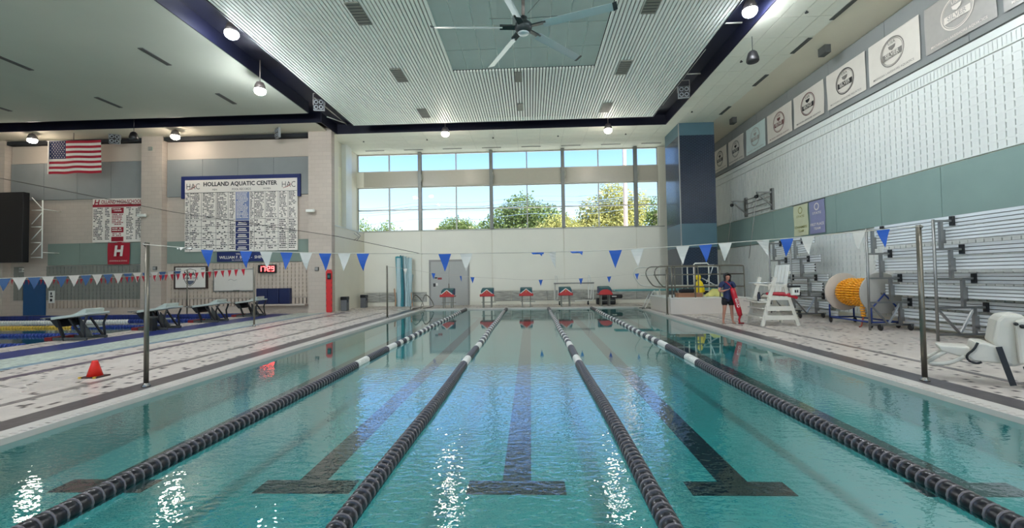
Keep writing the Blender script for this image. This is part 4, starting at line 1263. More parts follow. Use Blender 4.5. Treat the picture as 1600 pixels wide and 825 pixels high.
gl_ = [((-13.25, 12.5), 'grey starting block of the second pool, nearest and leftmost, behind the orange cone'), ((-12.95, 14.95), 'second grey starting block, behind the near left pennant pole'),
       ((-13.0, 17.5), 'third grey starting block, below the white team banner'), ((-12.95, 20.0), 'fourth and farthest grey starting block, below the navy mat')]
for i, ((x, y), lab) in enumerate(gl_):
    if i == 0: gb.location = (x, y, D); gb['label'] = lab
    else: dup(gb, (x, y, D), 0, lab)
simple('equipment_case', 'black box on the deck left of the second grey starting block', 'case', [('body', MB().box(-12.92, -12.66, 14.3, 14.5, D + .03, .5), m_black), ('lid', MB().box(-12.93, -12.65, 14.28, 14.52, .5, .55), m_vent), ('feet', MB().box(-12.9, -12.68, 14.32, 14.48, D, D + .03), m_vent)], (-12.8, 14.4, D))

# ---------------------------------------------------------------- traffic cone
m_cone = mat('cone_orange', (232, 40, 24), 0.45)
cn = thing('traffic_cone', 'orange traffic cone on the left deck', 'cone', (-7.65, 7.47, D))
ob('cone_body', MB().lathe([(.115, .02), (.045, .27), (.04, .285), (.03, .285)], 20), m_cone, cn, local=True)
ob('base', MB().prism([(-.16, -.13), (.16, -.13), (.16, .13), (-.16, .13)], 'z', 0, .022), mat('cone_base', (60, 28, 26), .6), cn, local=True)
for a in (-.13, .13): ob('foot', MB().box(a - .02, a + .02, -.15, -.11, 0, .03), m_fyel, cn, local=True)

# ---------------------------------------------------------------- far deck, left corner
def bin_(x, y, label):
    t = thing('trash_bin', label, 'bin', (x, y, D), group='grey bins')
    ob('bin_body', MB().prism([(-.16, -.16), (.16, -.16), (.16, .16), (-.16, .16)], 'z', 0, .62), mat('bin_grey', (96, 98, 100), .5), t, local=True, bevel=.02)
    ob('liner', MB().prism([(-.175, -.175), (.175, -.175), (.175, .175), (-.175, .175)], 'z', .56, .74), mat('black_bag', (18, 18, 22), .3), t, local=True, bevel=.03)
    ob('liner_flap', MB().add([(.17, -.18, .72), (.26, -.17, .5), (.2, -.185, .42), (.17, -.18, .56), (.175, -.16, .72), (.265, -.15, .5), (.205, -.165, .42), (.175, -.16, .56)],
       [(0, 1, 2, 3), (4, 5, 6, 7), (0, 1, 5, 4), (1, 2, 6, 5), (2, 3, 7, 6), (3, 0, 4, 7)]), mat('black_bag', (18, 18, 22), .3), t, local=True)
bin_(-9.72, 22.75, 'grey bin with a black liner, nearer one beside the red board')
bin_(-9.6, 25.1, 'grey bin with a black liner, farther one in the wall corner')
sp_ = thing('rescue_board', 'red rescue board standing against the pilaster corner', 'rescue board', (-10.1, 21.75, D))
ob('board', MB().prism([(-10.25, .10), (-10.2, .06), (-10.0, .06), (-9.95, .10), (-9.94, 2.1), (-10.0, 2.2), (-10.18, 2.2), (-10.26, 2.1)], 'y', 21.74, 21.80), mat('rescue_red', (204, 40, 42), .4), sp_, bevel=.01)
hd = ob('head_pad', MB().box(-10.16, -9.98, 21.66, 21.74, 1.72, 2.02), m_black, sp_, bevel=.02)
ob('head_strap', MB().box(-10.12, -10.02, 21.64, 21.66, 1.80, 1.92), mat('strap_teal', (60, 110, 110), .6), hd)
for z in (.4, .7, 1.0, 1.3, 1.55):
    for x in (-10.235, -9.97): ob('hand_hole', MB().box(x - .012, x + .012, 21.735, 21.742, z - .06, z + .06), m_redd, sp_)

m_tealc = mat('cover_teal', (70, 158, 168), .5); m_palec = mat('cover_pale', (176, 200, 204), .5); m_tan = mat('cover_tan', (198, 160, 132), .5)
pc = thing('pool_cover', 'teal and pale folded cover standing upright against the far wall', 'cover', (-7.4, 25.6, D))
def fold(x0, x1, z1, m, ph, y=25.6, top=0.0):
    ob('fold', MB().sheet(lambda u, v: (x0 + (x1 - x0) * u + .04 * math.sin(v * 4 + ph) - top * v * (u - .5), y + .10 * math.sin(u * 5 + ph) + .05 * v, D + (z1 - D) * v + .04 * math.sin(u * 6)), 10, 12), m, pc)
fold(-7.9, -7.45, 2.98, m_tealc, 0); fold(-7.5, -7.22, 3.02, m_palec, 1.2, 25.55); fold(-7.28, -7.02, 2.95, m_palec, 2.2, 25.6, .15); fold(-7.05, -6.86, 1.9, m_palec, 3.0, 25.62, .3)
fold(-7.98, -7.86, 1.1, m_tan, .4, 25.5); fold(-7.0, -6.9, .9, m_tan, 1.4, 25.5); fold(-7.62, -7.42, 3.04, mat('cover_dark_teal', (44, 120, 134), .5), .7, 25.5)
ob('core', MB().prism([(-7.85, 25.62), (-6.95, 25.62), (-7.0, 25.85), (-7.8, 25.85)], 'z', D, 2.9), m_palec, pc)
lad = thing('pool_ladder', 'stainless pool ladder rails at the far left pool corner', 'ladder', (-6.0, 23.4, D))
for k, (x, dy) in enumerate(((-6.25, 0), (-5.75, .25))):
    ob('hand_rail', MB().tube(rounded([(x - .12, 23.1 + dy, D), (x - .05, 23.2 + dy, .5), (x + .02, 23.35 + dy, .78), (x + .12, 23.5 + dy, .80), (x + .3, 23.7 + dy, .55), (x + .42, 23.8 + dy, .25), (x + .40, 23.75 + dy, .14), (x + .2, 23.6 + dy, .10), (x - .05, 23.3 + dy, .08)]), .025, 8), m_steel, lad)
# white pipe cart and black bags on the far deck
wc = thing('pipe_cart', 'white plastic pipe cart parked before the far wall', 'cart', (2.4, 25.0, D))
ob('pipe_frame', MB().tube([(1.33, 25, .40), (1.33, 25, 1.18), (1.38, 25, 1.28), (3.45, 25, 1.28), (3.5, 25, 1.18), (3.5, 25, .40), (3.42, 25, .30), (1.42, 25, .30)], .03, 8, closed=True), m_wplast, wc)
for x in (1.45, 3.3): ob('end_loop', MB().tube(rounded([(x - .05, 25.1, .4), (x - .05, 25.1, 1.6), (x + .0, 25.1, 1.78), (x + .06, 25.1, 1.6), (x + .12, 25.1, .9), (x + .06, 25.1, .4)]), .03, 8), m_wplast, wc)
ob('roller_bar', MB().tube([(1.3, 24.95, 1.29), (3.55, 24.95, 1.29)], .035, 8), m_grey, wc)
for x in (1.6, 3.2):
    for y in (24.85, 25.15): ob('caster', MB().lathe([(.0, -.025), (.07, -.025), (.08, 0), (.07, .025), (0, .025)], 12, 'x', (x, y, D + .08)).bar((x, y, D + .08), (x, y, .3), .04), m_black, wc)
bag = thing('equipment_bag', 'long black equipment bags lying on the far deck', 'bag', (4.4, 25.2, D))
ob('bag_body', MB().box(3.7, 4.75, 25.0, 25.5, D, .42), m_black, bag, bevel=.07)
ob('bag_top', MB().box(3.95, 5.15, 25.05, 25.45, .40, .62), m_black, bag, bevel=.07)
ob('bag_label', MB().box(4.55, 4.8, 25.035, 25.05, .48, .54), m_wplast, bag)

# ---------------------------------------------------------------- diving platform
m_conc = mat('platform_paint', (206, 196, 186), .5, var=.04, vscale=1.5)
dp = thing('diving_platform', 'low concrete diving platform at the right pool edge', 'platform', (7.2, 19.8, D))
ob('plinth', MB().box(5.68, 8.85, 18.3, 21.3, D, .70), m_conc, dp, bevel=.015)
ob('top_slab', MB().box(5.66, 8.87, 18.28, 21.32, .70, .73), m_wplast, dp)
m_rail = m_steeld
def rail_set(y, x_posts, xl, xr, label, m=m_rail):
    t = thing('guard_rail', label, 'railing', (7, y, .73), group='diving platform railings')
    ob('top_rail', MB().tube(rounded([(xr, y, .73), (xr, y, 1.98), (xr - .06, y, 2.04), (xl + .45, y, 2.04), (xl + .08, y, 2.03), (xl - .06, y, 1.75), (xl + .12, y, 1.4), (xl + .32, y, 1.17), (xl + .7, y, 1.17), (xr, y, 1.17)]), .026, 8), m, t)
    ob('mid_rail', MB().tube([(xl + .3, y, 1.68), (xr, y, 1.68)], .025, 8), m, t)
    for x in x_posts: ob('post', MB().tube([(x, y, .73), (x, y, 2.04)], .028, 8), m, t)
rail_set(18.5, (5.82, 6.77, 7.77), 5.15, 8.75, 'dark steel railing along the front of the diving platform')
rail_set(19.3, (5.9, 6.2), 5.0, 7.2, 'dark steel railing with curved ends in the middle of the platform')
rail_set(20.9, (6.0, 7.3), 4.85, 8.7, 'pale railing with curved ends at the back of the diving platform', mat('pale_rail', (206, 206, 196), .4, .4))
db = thing('diving_board', 'long teal diving board pointing over the far pool corner', 'diving board', (7, 21.70, D))
ob('board', MB().box(4.05, 8.9, 21.45, 21.95, .94, 1.00), mat('board_teal', (128, 188, 180), .55), db)
ob('board_edge', MB().box(4.05, 8.9, 21.43, 21.45, .92, 1.0), mat('board_edge_teal', (84, 140, 138), .5), db)
for x in (5.9, ):
    for dy in (-.25, .25):
        ob('a_frame', MB().tube([(x - .45, 21.70 + dy, D + .03), (x - .06, 21.70 + dy, .88), (x + .06, 21.70 + dy, .88), (x + .45, 21.70 + dy, D + .03)], .03, 8, closed=True), m_wplast, db)
    ob('fulcrum', MB().tube([(x, 21.42, .90), (x, 21.98, .90)], .05, 10), m_wplast, db)
    ob('stand_foot', MB().box(x - .6, x + .6, 21.40, 21.48, D, D + .04).box(x - .6, x + .6, 21.90, 21.98, D, D + .04), m_steel, db)
ob('rear_stand', MB().box(7.05, 7.25, 21.46, 21.58, D, .94), m_wplast, db)
ob('hinge', MB().box(7.2, 7.45, 21.48, 21.56, D, .94), m_steel, db)
wfm = thing('ladder_frame', 'white pipe ladder frame standing on the diving platform', 'ladder', (7.75, 20.4, .73))
ob('pipe_loop', MB().tube([(7.42, 20.4, .73), (7.42, 20.4, 2.12), (7.48, 20.4, 2.18), (8.02, 20.4, 2.18), (8.08, 20.4, 2.12), (8.08, 20.4, .73)], .03, 8), m_wplast, wfm)
for z in (.95, 1.2): ob('rung', MB().tube([(7.42, 20.4, z), (8.08, 20.4, z)], .02, 6), m_wplast, wfm)
ob('slant_rail', MB().tube([(8.1, 20.5, 2.1), (8.35, 20.5, 2.12), (8.2, 20.5, 1.7), (8.0, 20.5, 1.3)], .025, 8).tube([(7.7, 20.2, 1.5), (8.7, 20.2, .95)], .025, 8), m_alu, wfm)
m_yel = mat('bright_yellow_plastic', (244, 214, 20), .45)
yf = thing('rescue_manikin', 'bright yellow hooded manikin on the diving platform', 'manikin', (7.45, 19.9, .73))
ob('torso', MB().lathe([(.0, 0), (.15, .0), (.17, .2), (.16, .45), (.13, .6), (.07, .68), (.05, .70)], 16, o=(7.45, 19.9, .73)), m_yel, yf)
ob('head', MB().lathe([(.04, .68), (.09, .72), (.115, .8), (.10, .89), (.05, .94), (0, .95)], 16, o=(7.42, 19.9, .73)), m_yel, yf)
ob('arm', MB().tube([(7.5, 19.78, 1.33), (7.57, 19.74, 1.1), (7.6, 19.74, .9)], [.05, .045, .035], 8), m_yel, yf)
cl = thing('yellow_cloth', 'pale yellow cloth heap beside the yellow manikin', 'cloth', (7.85, 19.4, .73))
ob('heap', MB().sheet(lambda u, v: (7.5 + .75 * u, 19.2 + .4 * v, .732 + .42 * max(0, math.sin(math.pi * u) ** .8 * math.sin(math.pi * v) ** .7) * (.55 + .45 * u) + .02 * math.sin(u * 19)), 16, 10), mat('pale_yellow_cloth', (222, 216, 130), .8), cl)
bx_ = thing('wooden_crate', 'low brown wooden box on the diving platform', 'crate', (6.75, 18.9, .73))
ob('crate_body', MB().box(6.15, 7.15, 18.75, 19.1, .73, .88), mat('crate_wood', (158, 112, 84), .6), bx_)
ob('lid', MB().box(6.12, 7.18, 18.72, 19.13, .88, .91), mat('crate_lid', (176, 132, 104), .6), bx_)
bb = thing('duffel_bag', 'black bag lying on the brown box of the platform', 'bag', (6.55, 18.92, .91))
ob('bag_body', MB().box(6.25, 6.85, 18.78, 19.06, .91, 1.08), m_black, bb, bevel=.05)
ob('bag_handle', MB().tube([(6.4, 18.9, 1.07), (6.5, 18.9, 1.13), (6.62, 18.9, 1.07)], .012, 6), m_vent, bb)

# ---------------------------------------------------------------- banners on the right wall
m_ban = mat('banner_vinyl', (218, 212, 202), .4, var=.03); m_bang = mat('banner_grey_vinyl', (168, 164, 158), .35); m_ban_glare = mat('banner_glare_vinyl', (204, 222, 220), .3)  # glare on the third banner is painted into its pale cool colour
m_maroon = mat('banner_maroon_ink', (112, 66, 66), .6); m_gink = mat('banner_grey_ink', (128, 124, 118), .6)
XB = XR - .13
def annulus(cy, cz, r0, r1, x, sy=1.0):
    mb = MB(); n = 32
    vs = []
    for r in (r0, r1):
        for k in range(n):
            a = 2 * math.pi * k / n; vs.append((x, cy + sy * r * math.cos(a), cz + r * math.sin(a)))
    mb.add(vs, [(k, (k + 1) % n, n + (k + 1) % n, n + k) for k in range(n)])
    return mb
bl = [((24.31, 26.02), m_ban, m_ink, m_ink, 'leftmost award banner on the right wall, with a black emblem', 1),
      ((22.40, 24.10), m_ban, m_gink, m_ink, 'second award banner from the left on the right wall', 1),
      ((20.36, 22.14), m_ban_glare, m_bang, m_bang, 'third award banner from the left, washed out by glare', 0),
      ((18.32, 20.19), m_ban, m_maroon, m_maroon, 'fourth award banner from the left, with a faded red emblem', 1),
      ((16.35, 18.18), m_ban, m_maroon, m_ink, 'fifth award banner from the left, with a dark red ring', 1),
      ((14.35, 16.18), m_ban, m_ink, m_gink, 'sixth award banner from the left, silver emblem below the black speaker', 2),
      ((12.39, 14.21), m_ban, m_gink, m_gink, 'seventh award banner from the left, grey silver emblem', 2),
      ((10.41, 12.23), m_bang, m_bwhite, m_bwhite, 'eighth award banner, grey with white print, cut by the top edge', 2),
      ((8.45, 10.25), m_bang, m_bwhite, m_bwhite, 'last grey award banner at the right edge of the picture', 2)]
for i, ((y0, y1), mc, mring, mtx, lab, kind) in enumerate(bl):
    cy = (y0 + y1) / 2; z0, z1 = 7.48, 8.73; cz = (z0 + z1) / 2 + .06
    t = thing('award_banner', lab, 'banner', (XB, cy, z0), group='award banners on the right wall')
    ob('cloth', MB().sheet(lambda u, v: (XB + .012 * math.sin(u * 7 + i) * math.sin(v * 5 + i * 2), y1 - (y1 - y0) * u, z0 + (z1 - z0) * v), 14, 10), mc, t)
    ob('hem_tube', MB().tube([(XB + .01, y0 + .02, z1), (XB + .01, y1 - .02, z1)], .012, 6), mc, t)
    xf = XB - .016
    ob('emblem_ring', annulus(cy, cz, .40, .43, xf), mring, t, fix=False)
    ob('emblem_inner_ring', annulus(cy, cz, .365, .378, xf), mtx, t, fix=False)
    ob('emblem_band', MB().box(xf + .002, xf + .006, cy - .34, cy + .34, cz - .17, cz + .01), mring if kind != 1 else mtx, t)
    letters('USA', (xf, cy, cz + .28), .26, .09, mtx, t, '-x', .01)
    ob('emblem_shield', MB().prism([(cy - .13, cz + .19), (cy + .13, cz + .19), (cy + .10, cz + .1), (cy, cz + .045), (cy - .10, cz + .1)], 'x', xf, xf + .004), mtx, t)
    letters('SILVER' if kind == 2 else 'BRONZE' if kind == 1 else 'SILVER', (xf - .003, cy, cz - .06), .50, .12, mc, t, '-x', .02)
    letters('MEDAL CLUB', (xf - .003, cy, cz - .14), .42, .05, mc, t, '-x', .0)
    letters('MICHIGAN LAKESHORE AQUATICS', (xf, cy, z0 + .11), 1.45, .075, mtx, t, '-x', .005)
for (y0, y1, m, mi, lab, txt) in ((17.5, 18.43, mat('banner_yellow_white', (206, 210, 176), .5), mat('olive_ink', (150, 150, 90), .6), 'pale yellow team banner on the sage band, left of the purple one', ('STATE', 'CHAMPS', 'TEAM')),
                                  (16.52, 17.40, mat('banner_lavender', (138, 140, 176), .5), m_bwhite, 'lavender first place team banner on the sage band', ('STATE', 'FIRST PLACE', 'TEAM'))):
    t = thing('team_banner', lab, 'banner', (XB, (y0 + y1) / 2, 3.15), group='team banners on the sage band')
    cy = (y0 + y1) / 2
    ob('cloth', MB().sheet(lambda u, v: (XB + .01 * math.sin(v * 8 + y0), y1 - (y1 - y0) * u, 3.15 + 1.24 * v), 8, 12), m, t)
    letters(txt[1], (XB - .016, cy, 3.50), .78, .1, mi, t, '-x', .015)
    letters(txt[2], (XB - .016, cy, 3.34), .38, .09, mi, t, '-x', .015)
    letters(txt[0], (XB - .016, cy, 3.92), .5, .09, mi, t, '-x', .01)
    ob('emblem', annulus(cy, 4.16, .10, .14, XB - .016), mi, t, fix=False)
    ob('top_rod', MB().tube([(XB, y0 - .03, 4.40), (XB, y1 + .03, 4.40)], .015, 6), m_vent, t)

# steel wall bracket rig
wr_ = thing('wall_bracket_rig', 'steel bracket rig with bars on the right wall above the sage band', 'bracket', (10.6, 21.4, 4.5))
for y in (22.4, 20.0):
    ob('wall_plate', MB().box(XR - .16, XR - .06, y - .09, y + .09, 4.50, 5.45), m_alud, wr_)
    b = MB().bar((XR - .1, y, 5.28), (XR - .1 - .7, y, 5.28), .06, .06).bar((XR - .1, y, 4.65), (XR - .1 - .68, y, 5.25), .05, .05)
    ob('bracket_arm', b, m_alud, wr_)
    ob('pulley', MB().lathe([(0, -.04), (.08, -.04), (.08, .04), (0, .04)], 12, 'y', (XR - .8, y, 5.1)), m_black, wr_)
    ob('rope', MB().tube([(XR - .8, y, 5.05), (XR - .75, y + .55, 3.6), (XR - .72, y + 1.0, 2.4)], .015, 5), m_grey, wr_)
for z in (4.6, 4.85, 5.1, 5.3): ob('cross_bar', MB().tube([(XR - .2, 20.0, z), (XR - .2, 22.4, z)], .025, 8), m_alud, wr_)

# ---------------------------------------------------------------- bleachers, tipped up for storage
m_plank = mat('bleacher_plank', (232, 236, 238), 0.35, 0.25, var=0.05, vscale=1.5)
U_END = [.43, .62, .86, 1.10, 1.24]; ZT = [2.84, 2.18, 1.5, .83, .21]; RIS = [.16, .36, .60, .83]
def plank(mb, u, y0, y1, z0, z1):
    n = max(2, round((z1 - z0) / .085)); h = (z1 - z0) / n
    for i in range(n):
        mb.box(u, u + .035, y0, y1, z0 + i * h + .010, z0 + (i + 1) * h - .010)
    return mb
def bleacher(x, frames, y0, y1, label, zs=1.0):
    t = thing('bleacher', label, 'bleacher', (x + .6, (y0 + y1) / 2, D), group='tipped-up aluminium bleachers')
    for y in frames:
        ob('post', MB().tube([(x, y, D), (x, y, D + 2.82)], .03, 8), m_alud, t)
        for k, (u, z) in enumerate(zip(U_END, ZT)):
            z = z * zs
            ob('arm', MB().bar((x, y, z), (x + u, y, z), .05, .05), m_alud, t)
            if k < 4:
                ob('riser', MB().bar((x + RIS[k], y, z), (x + RIS[k], y, ZT[k + 1] * zs), .06, .07), m_alud, t)
                ob('end_bracket', MB().box(x + u - .03, x + u + .02, y - .05, y + .05, z - .11, z + .11), m_black, t)
                ob('plank_clip', MB().box(x + RIS[k] + .03, x + RIS[k] + .10, y - .02, y + .02, z - .52, z - .2), m_alud, t)
        ob('brace', MB().bar((x, y, .82), (x + .5, y, .22), .04, .04), m_alud, t)
        ob('brace', MB().bar((x + .83, y, .82), (x + .5, y, .22), .04, .04), m_alu, t)
    for k, (u, z) in enumerate(zip(U_END, ZT)):
        if k < 4:
            ob('seat_plank', plank(MB(), x + u + .02, y0, y1, z - .13, z + .13), m_plank, t)
            pz0, pz1 = ZT[k + 1] + .20, z - .16
            ob('seat_shade_strip', MB().box(x + u + .058, x + u + .07, y0, y1, z - .13, z + .13), m_alud, t)  # grey strips added behind the planks to draw the shade lines between boards
            ob('foot_shade_strip', MB().box(x + RIS[k] + .128, x + RIS[k] + .14, y0, y1, pz0, pz1), m_alud, t)
            f = ob('foot_plank', plank(MB(), x + RIS[k] + .09, y0, y1, pz0, pz1), m_plank, t)
            for yy in (y0 - .006, y1):
                e = MB()
                for q in range(3):
                    hh = (pz1 - pz0) / 3
                    e.box(x + RIS[k] + .088, x + RIS[k] + .128, yy, yy + .006, pz0 + q * hh + .03, pz0 + (q + 1) * hh - .03)
                ob('end_cap', e, m_black, f, kind='stuff')
    ob('base_plank', plank(MB(), x + 1.16, y0, y1, .16, .34), m_plank, t)
    for y in (frames[0], frames[-1]):
        for u in (.2, 1.0):
            c = ob('caster_fork', MB().box(x + u - .03, x + u + .03, y - .16, y - .06, D + .09, .22), m_black, t)
            ob('wheel', MB().lathe([(0, -.025), (.075, -.025), (.09, -.01), (.09, .01), (.075, .025), (0, .025)], 14, 'x', (x + u, y - .11, D + .09)), m_black, c)
    return t
bleacher(9.38, (12.7, 10.65, 8.6, 6.5), 5.6, 13.0, 'near aluminium bleacher tipped up against the right wall')
bleacher(9.40, (16.35, 17.75), 15.75, 18.2, 'far short aluminium bleacher tipped up behind the lifeguard chair')

# ---------------------------------------------------------------- lane rope reel
m_reel = mat('reel_disc_tan', (196, 184, 170), .5, var=.03); m_reelg = mat('reel_disc_grey', (172, 168, 160), .5, var=.03)
m_bluef = mat('reel_frame_blue', (24, 56, 128), .4); m_orf = mat('orange_float', (238, 160, 24), .4, var=.05); m_orfd = mat('dark_orange_float', (214, 120, 16), .4)
rl = thing('lane_rope_reel', 'lane rope reel with orange floats on a blue wheeled frame', 'reel', (10.05, 13.95, D))
RXc, RZc = 10.08, 1.06
ob('far_disc', MB().lathe([(0, 14.66), (.58, 14.66), (.60, 14.675), (.60, 14.70), (.58, 14.715), (0, 14.715)], 40, 'y', (RXc, 0, RZc)), m_reel, rl, 'tan disc at the far end of the reel')
ob('near_disc', MB().lathe([(0, 13.16), (.58, 13.16), (.60, 13.175), (.60, 13.20), (.58, 13.215), (0, 13.215)], 40, 'y', (RXc, 0, RZc)), m_reelg, rl, 'grey disc at the near end of the reel')
ob('axle', MB().tube([(RXc, 13.06, RZc), (RXc, 14.82, RZc)], .03, 10), m_steel, rl)
ob('drum', MB().lathe([(.2, 13.2), (.2, 14.68)], 20, 'y', (RXc, 0, RZc)), m_orfd, rl)
me_o = MB().lathe([(.02, -.03), (.055, -.028), (.066, -.012), (.066, .012), (.055, .028), (.02, .03)], 8, 'z').mesh('float_disc', m_orf)
tot = 0; wr_m = MB()
yy = 13.34
coil = 0
while yy < 14.6 and coil < 9:
    nfl = 32
    for k in range(nfl):
        a = 2 * math.pi * k / nfl
        rr_ = .36 + .02 * math.sin(coil * 2.1)
        p = (RXc + rr_ * math.cos(a), yy + .13 * k / nfl, RZc + rr_ * math.sin(a))
        if tot < 290:
            ob('float_disc', me_o, None, rl, loc=p, rot=(0, -a, 0)); tot += 1
    yy += .135; coil += 1
for k in range(9):
    ob('float_disc', me_o, None, rl, loc=(RXc - .35 + .012 * math.sin(k), 13.42, RZc - .06 - k * .075)); tot += 1
ob('rope_tail', MB().tube([(RXc - .35, 13.42, .36), (RXc - .38, 13.42, .2), (RXc - .42, 13.40, .1), (RXc - .50, 13.38, D + .015)], .018, 6), mat('rope_red', (150, 60, 40), .6), rl)
for y in (13.06, 14.82):
    ob('end_stand', MB().tube([(RXc - .38, y, .24), (RXc - .38, y, .62), (RXc, y, RZc - .02), (RXc + .38, y, .62), (RXc + .38, y, .24)], .025, 8), m_bluef, rl)
    ob('end_rail', MB().tube([(RXc - .38, y, .24), (RXc + .38, y, .24)], .025, 8), m_bluef, rl)
for x in (RXc - .38, RXc + .38):
    ob('side_rail', MB().tube([(x, 13.06, .24), (x, 14.82, .24)], .025, 8), m_bluef, rl)
    for y in (13.1, 14.78):
        ob('caster', MB().lathe([(0, -.02), (.07, -.02), (.085, 0), (.07, .02), (0, .02)], 14, 'x', (x, y, D + .085)).bar((x, y, D + .085), (x, y, .24), .05), m_black, rl)

# ---------------------------------------------------------------- lifeguard chair
m_chair = mat('chair_white_paint', (214, 210, 198), .5, var=.04)
lc = thing('lifeguard_chair', 'tall white wooden lifeguard chair on the right deck', 'lifeguard chair', (7.6, 14.4, D))
def L(x, y, z): return (7.6 + x, 14.4 + y, D + z)
for y in (-.45, .45):
    ob('front_leg', MB().bar(L(-.50, y, 0), L(-.08, y, 1.50), .05, .10, (1, 0, 0)), m_chair, lc)
    ob('rear_leg', MB().bar(L(.58, y, 0), L(.20, y, 1.26), .05, .10, (1, 0, 0)), m_chair, lc)
    for z, a, b in ((.26, -.45, .5), (.54, -.38, .43)): ob('side_board', MB().box(7.6 + a, 7.6 + b, 14.4 + y - .06, 14.4 + y - .03, D + z - .07, D + z + .07), m_chair, lc)
    ob('seat_rail', MB().box(7.6 - .30, 7.6 + .36, 14.4 + y - .06, 14.4 + y - .02, D + .80, D + .88), m_chair, lc)
    ob('arm_rest', MB().bar(L(-.28, y, 1.28), L(.24, y, 1.22), .10, .05), m_chair, lc)
for z, x in ((.26, -.43), (.54, -.35), (.80, -.38)): ob('front_step', MB().box(7.6 + x - .14, 7.6 + x, 13.95, 14.85, D + z - .02, D + z + .02), m_chair, lc)
for k in range(4): ob('seat_slat', MB().box(7.6 - .24 + k * .14, 7.6 - .12 + k * .14, 13.93, 14.87, D + .88, D + .91), m_chair, lc)
for k in range(4): ob('back_slat', MB().bar(L(.25, -.30 + k * .20, .90), L(.42, -.30 + k * .20, 1.88), .14, .03, (1, 0, 0)), m_wplast, lc)
for z in (1.1, 1.6): ob('back_batten', MB().box(7.6 + .30 + (z - 1.1) * .18, 7.6 + .34 + (z - 1.1) * .18, 14.0, 14.8, D + z, D + z + .08), m_chair, lc)
ob('front_platform', MB().box(7.6 - .62, 7.6 - .24, 13.95, 14.85, D + .72, D + .76), m_chair, lc)
rpole = ob('reach_pole', MB().tube([L(-.75, -.2, 1.335), L(1.1, -.2, 1.30)], .015, 8), m_alu, label='thin aluminium reach pole laid across the arms of the lifeguard chair', cat='pole')
wbt = thing('water_bottle', 'dark blue water bottle on the front of the lifeguard chair', 'bottle', L(-.50, -.3, .76))
ob('bottle_body', MB().lathe([(.0, 0), (.045, 0), (.048, .02), (.048, .2), (.035, .23), (.03, .24)], 14), mat('bottle_navy', (24, 28, 48), .35), wbt, local=True)
ob('cap', MB().lathe([(.034, .24), (.034, .28), (.02, .285), (0, .285)], 12), m_black, wbt, local=True)
m_tube = mat('rescue_tube_red', (178, 20, 40), .35)
rt = thing('rescue_tube', 'red rescue tube lying on the seat of the lifeguard chair', 'rescue tube', L(0, -.42, .92))
ob('foam', MB().tube([L(-.28, -.30, .99), L(.0, -.34, .985), L(.2, -.38, .975), L(.38, -.5, .93), L(.5, -.6, .86)], [.04, .062, .065, .062, .045], 10), m_tube, rt)
ob('strap', MB().tube([L(-.28, -.30, .99), L(-.38, -.32, .99), L(-.42, -.28, .92)], .012, 6), m_black, rt)
pk = thing('first_aid_pack', 'white pack with a black lid hanging on the chair arm', 'pack', L(.45, -.55, .95))
ob('pack_body', MB().box(7.6 + .30, 7.6 + .52, 14.4 - .70, 14.4 - .56, D + .95, D + 1.19), m_wplast, pk, bevel=.02)
ob('pack_lid', MB().box(7.6 + .25, 7.6 + .54, 14.4 - .71, 14.4 - .52, D + 1.19, D + 1.24), m_black, pk, bevel=.015)
ob('pack_mark', MB().box(7.6 + .36, 7.6 + .40, 14.4 - .712, 14.4 - .70, D + 1.03, D + 1.11).box(7.6 + .43, 7.6 + .46, 14.4 - .712, 14.4 - .70, D + 1.03, D + 1.11), m_ink, pk)

# ---------------------------------------------------------------- lifeguard
def skin_mesh(name, verts, edges, radii, m, parent, root=0, sub=2):
    me = bpy.data.meshes.new(name)
    me.from_pydata(verts, edges, [])
    o = bpy.data.objects.new(name, me); COL.objects.link(o)
    md = o.modifiers.new('skin', 'SKIN'); md.use_smooth_shade = True; md.branch_smoothing = .6
    sv = me.skin_vertices[0].data
    for i, r in enumerate(radii):
        sv[i].radius = r if isinstance(r, tuple) else (r, r)
        sv[i].use_root = (i == root)
    s = o.modifiers.new('subdivision', 'SUBSURF'); s.levels = sub; s.render_levels = sub
    dg = bpy.context.evaluated_depsgraph_get()
    dg.update()
    new = bpy.data.meshes.new_from_object(o.evaluated_get(dg))
    bpy.data.objects.remove(o)
    new.materials.clear(); new.materials.append(m)
    new.polygons.foreach_set('use_smooth', [True] * len(new.polygons))
    return ob(name, new, None, parent, local=True)
m_skin = mat('skin', (176, 124, 104), .5, var=.04); m_shirt = mat('navy_shirt', (34, 46, 84), .8, var=.08, vscale=8); m_short = mat('black_shorts', (20, 20, 26), .8); m_hair = mat('dark_hair', (26, 18, 16), .45, var=.2, vscale=30)
pr = thing('person', 'person in navy shirt and black shorts standing with a red rescue tube', 'person', (6.45, 14.8, D), -.15)
V = []; E_ = []; Rr = []
def vtx(p, r, link=None):
    V.append(p); Rr.append(r)
    if link is not None: E_.append((link, len(V) - 1))
    return len(V) - 1
pel = vtx((0, 0, .86), .115); sp1 = vtx((0, -.005, 1.0), .105, pel); che = vtx((0, .0, 1.20), (.14, .10), sp1); nk0 = vtx((0, .0, 1.34), .075, che); nk = vtx((0, -.005, 1.39), .048, nk0)
hd0 = vtx((.005, -.015, 1.44), .062, nk); hd1 = vtx((.01, -.02, 1.51), .085, hd0); hd2 = vtx((.012, -.01, 1.58), .075, hd1)
for s, kx, ky, ax_ in ((-1, -.12, -.03, -.15), (1, .11, .0, .14)):
    h = vtx((s * .085, 0, .78), .088, pel); t1 = vtx((s * .10, -.01, .62), .078, h); kn = vtx((kx, ky, .44), .052, t1); cf = vtx(((kx + ax_) / 2, ky + .03, .30), .052, kn); an = vtx((ax_, .02, .08), .032, cf)
    ft = vtx((ax_ + s * .01, -.06, .035), .034, an); vtx((ax_ + s * .025, -.15, .025), .026, ft)
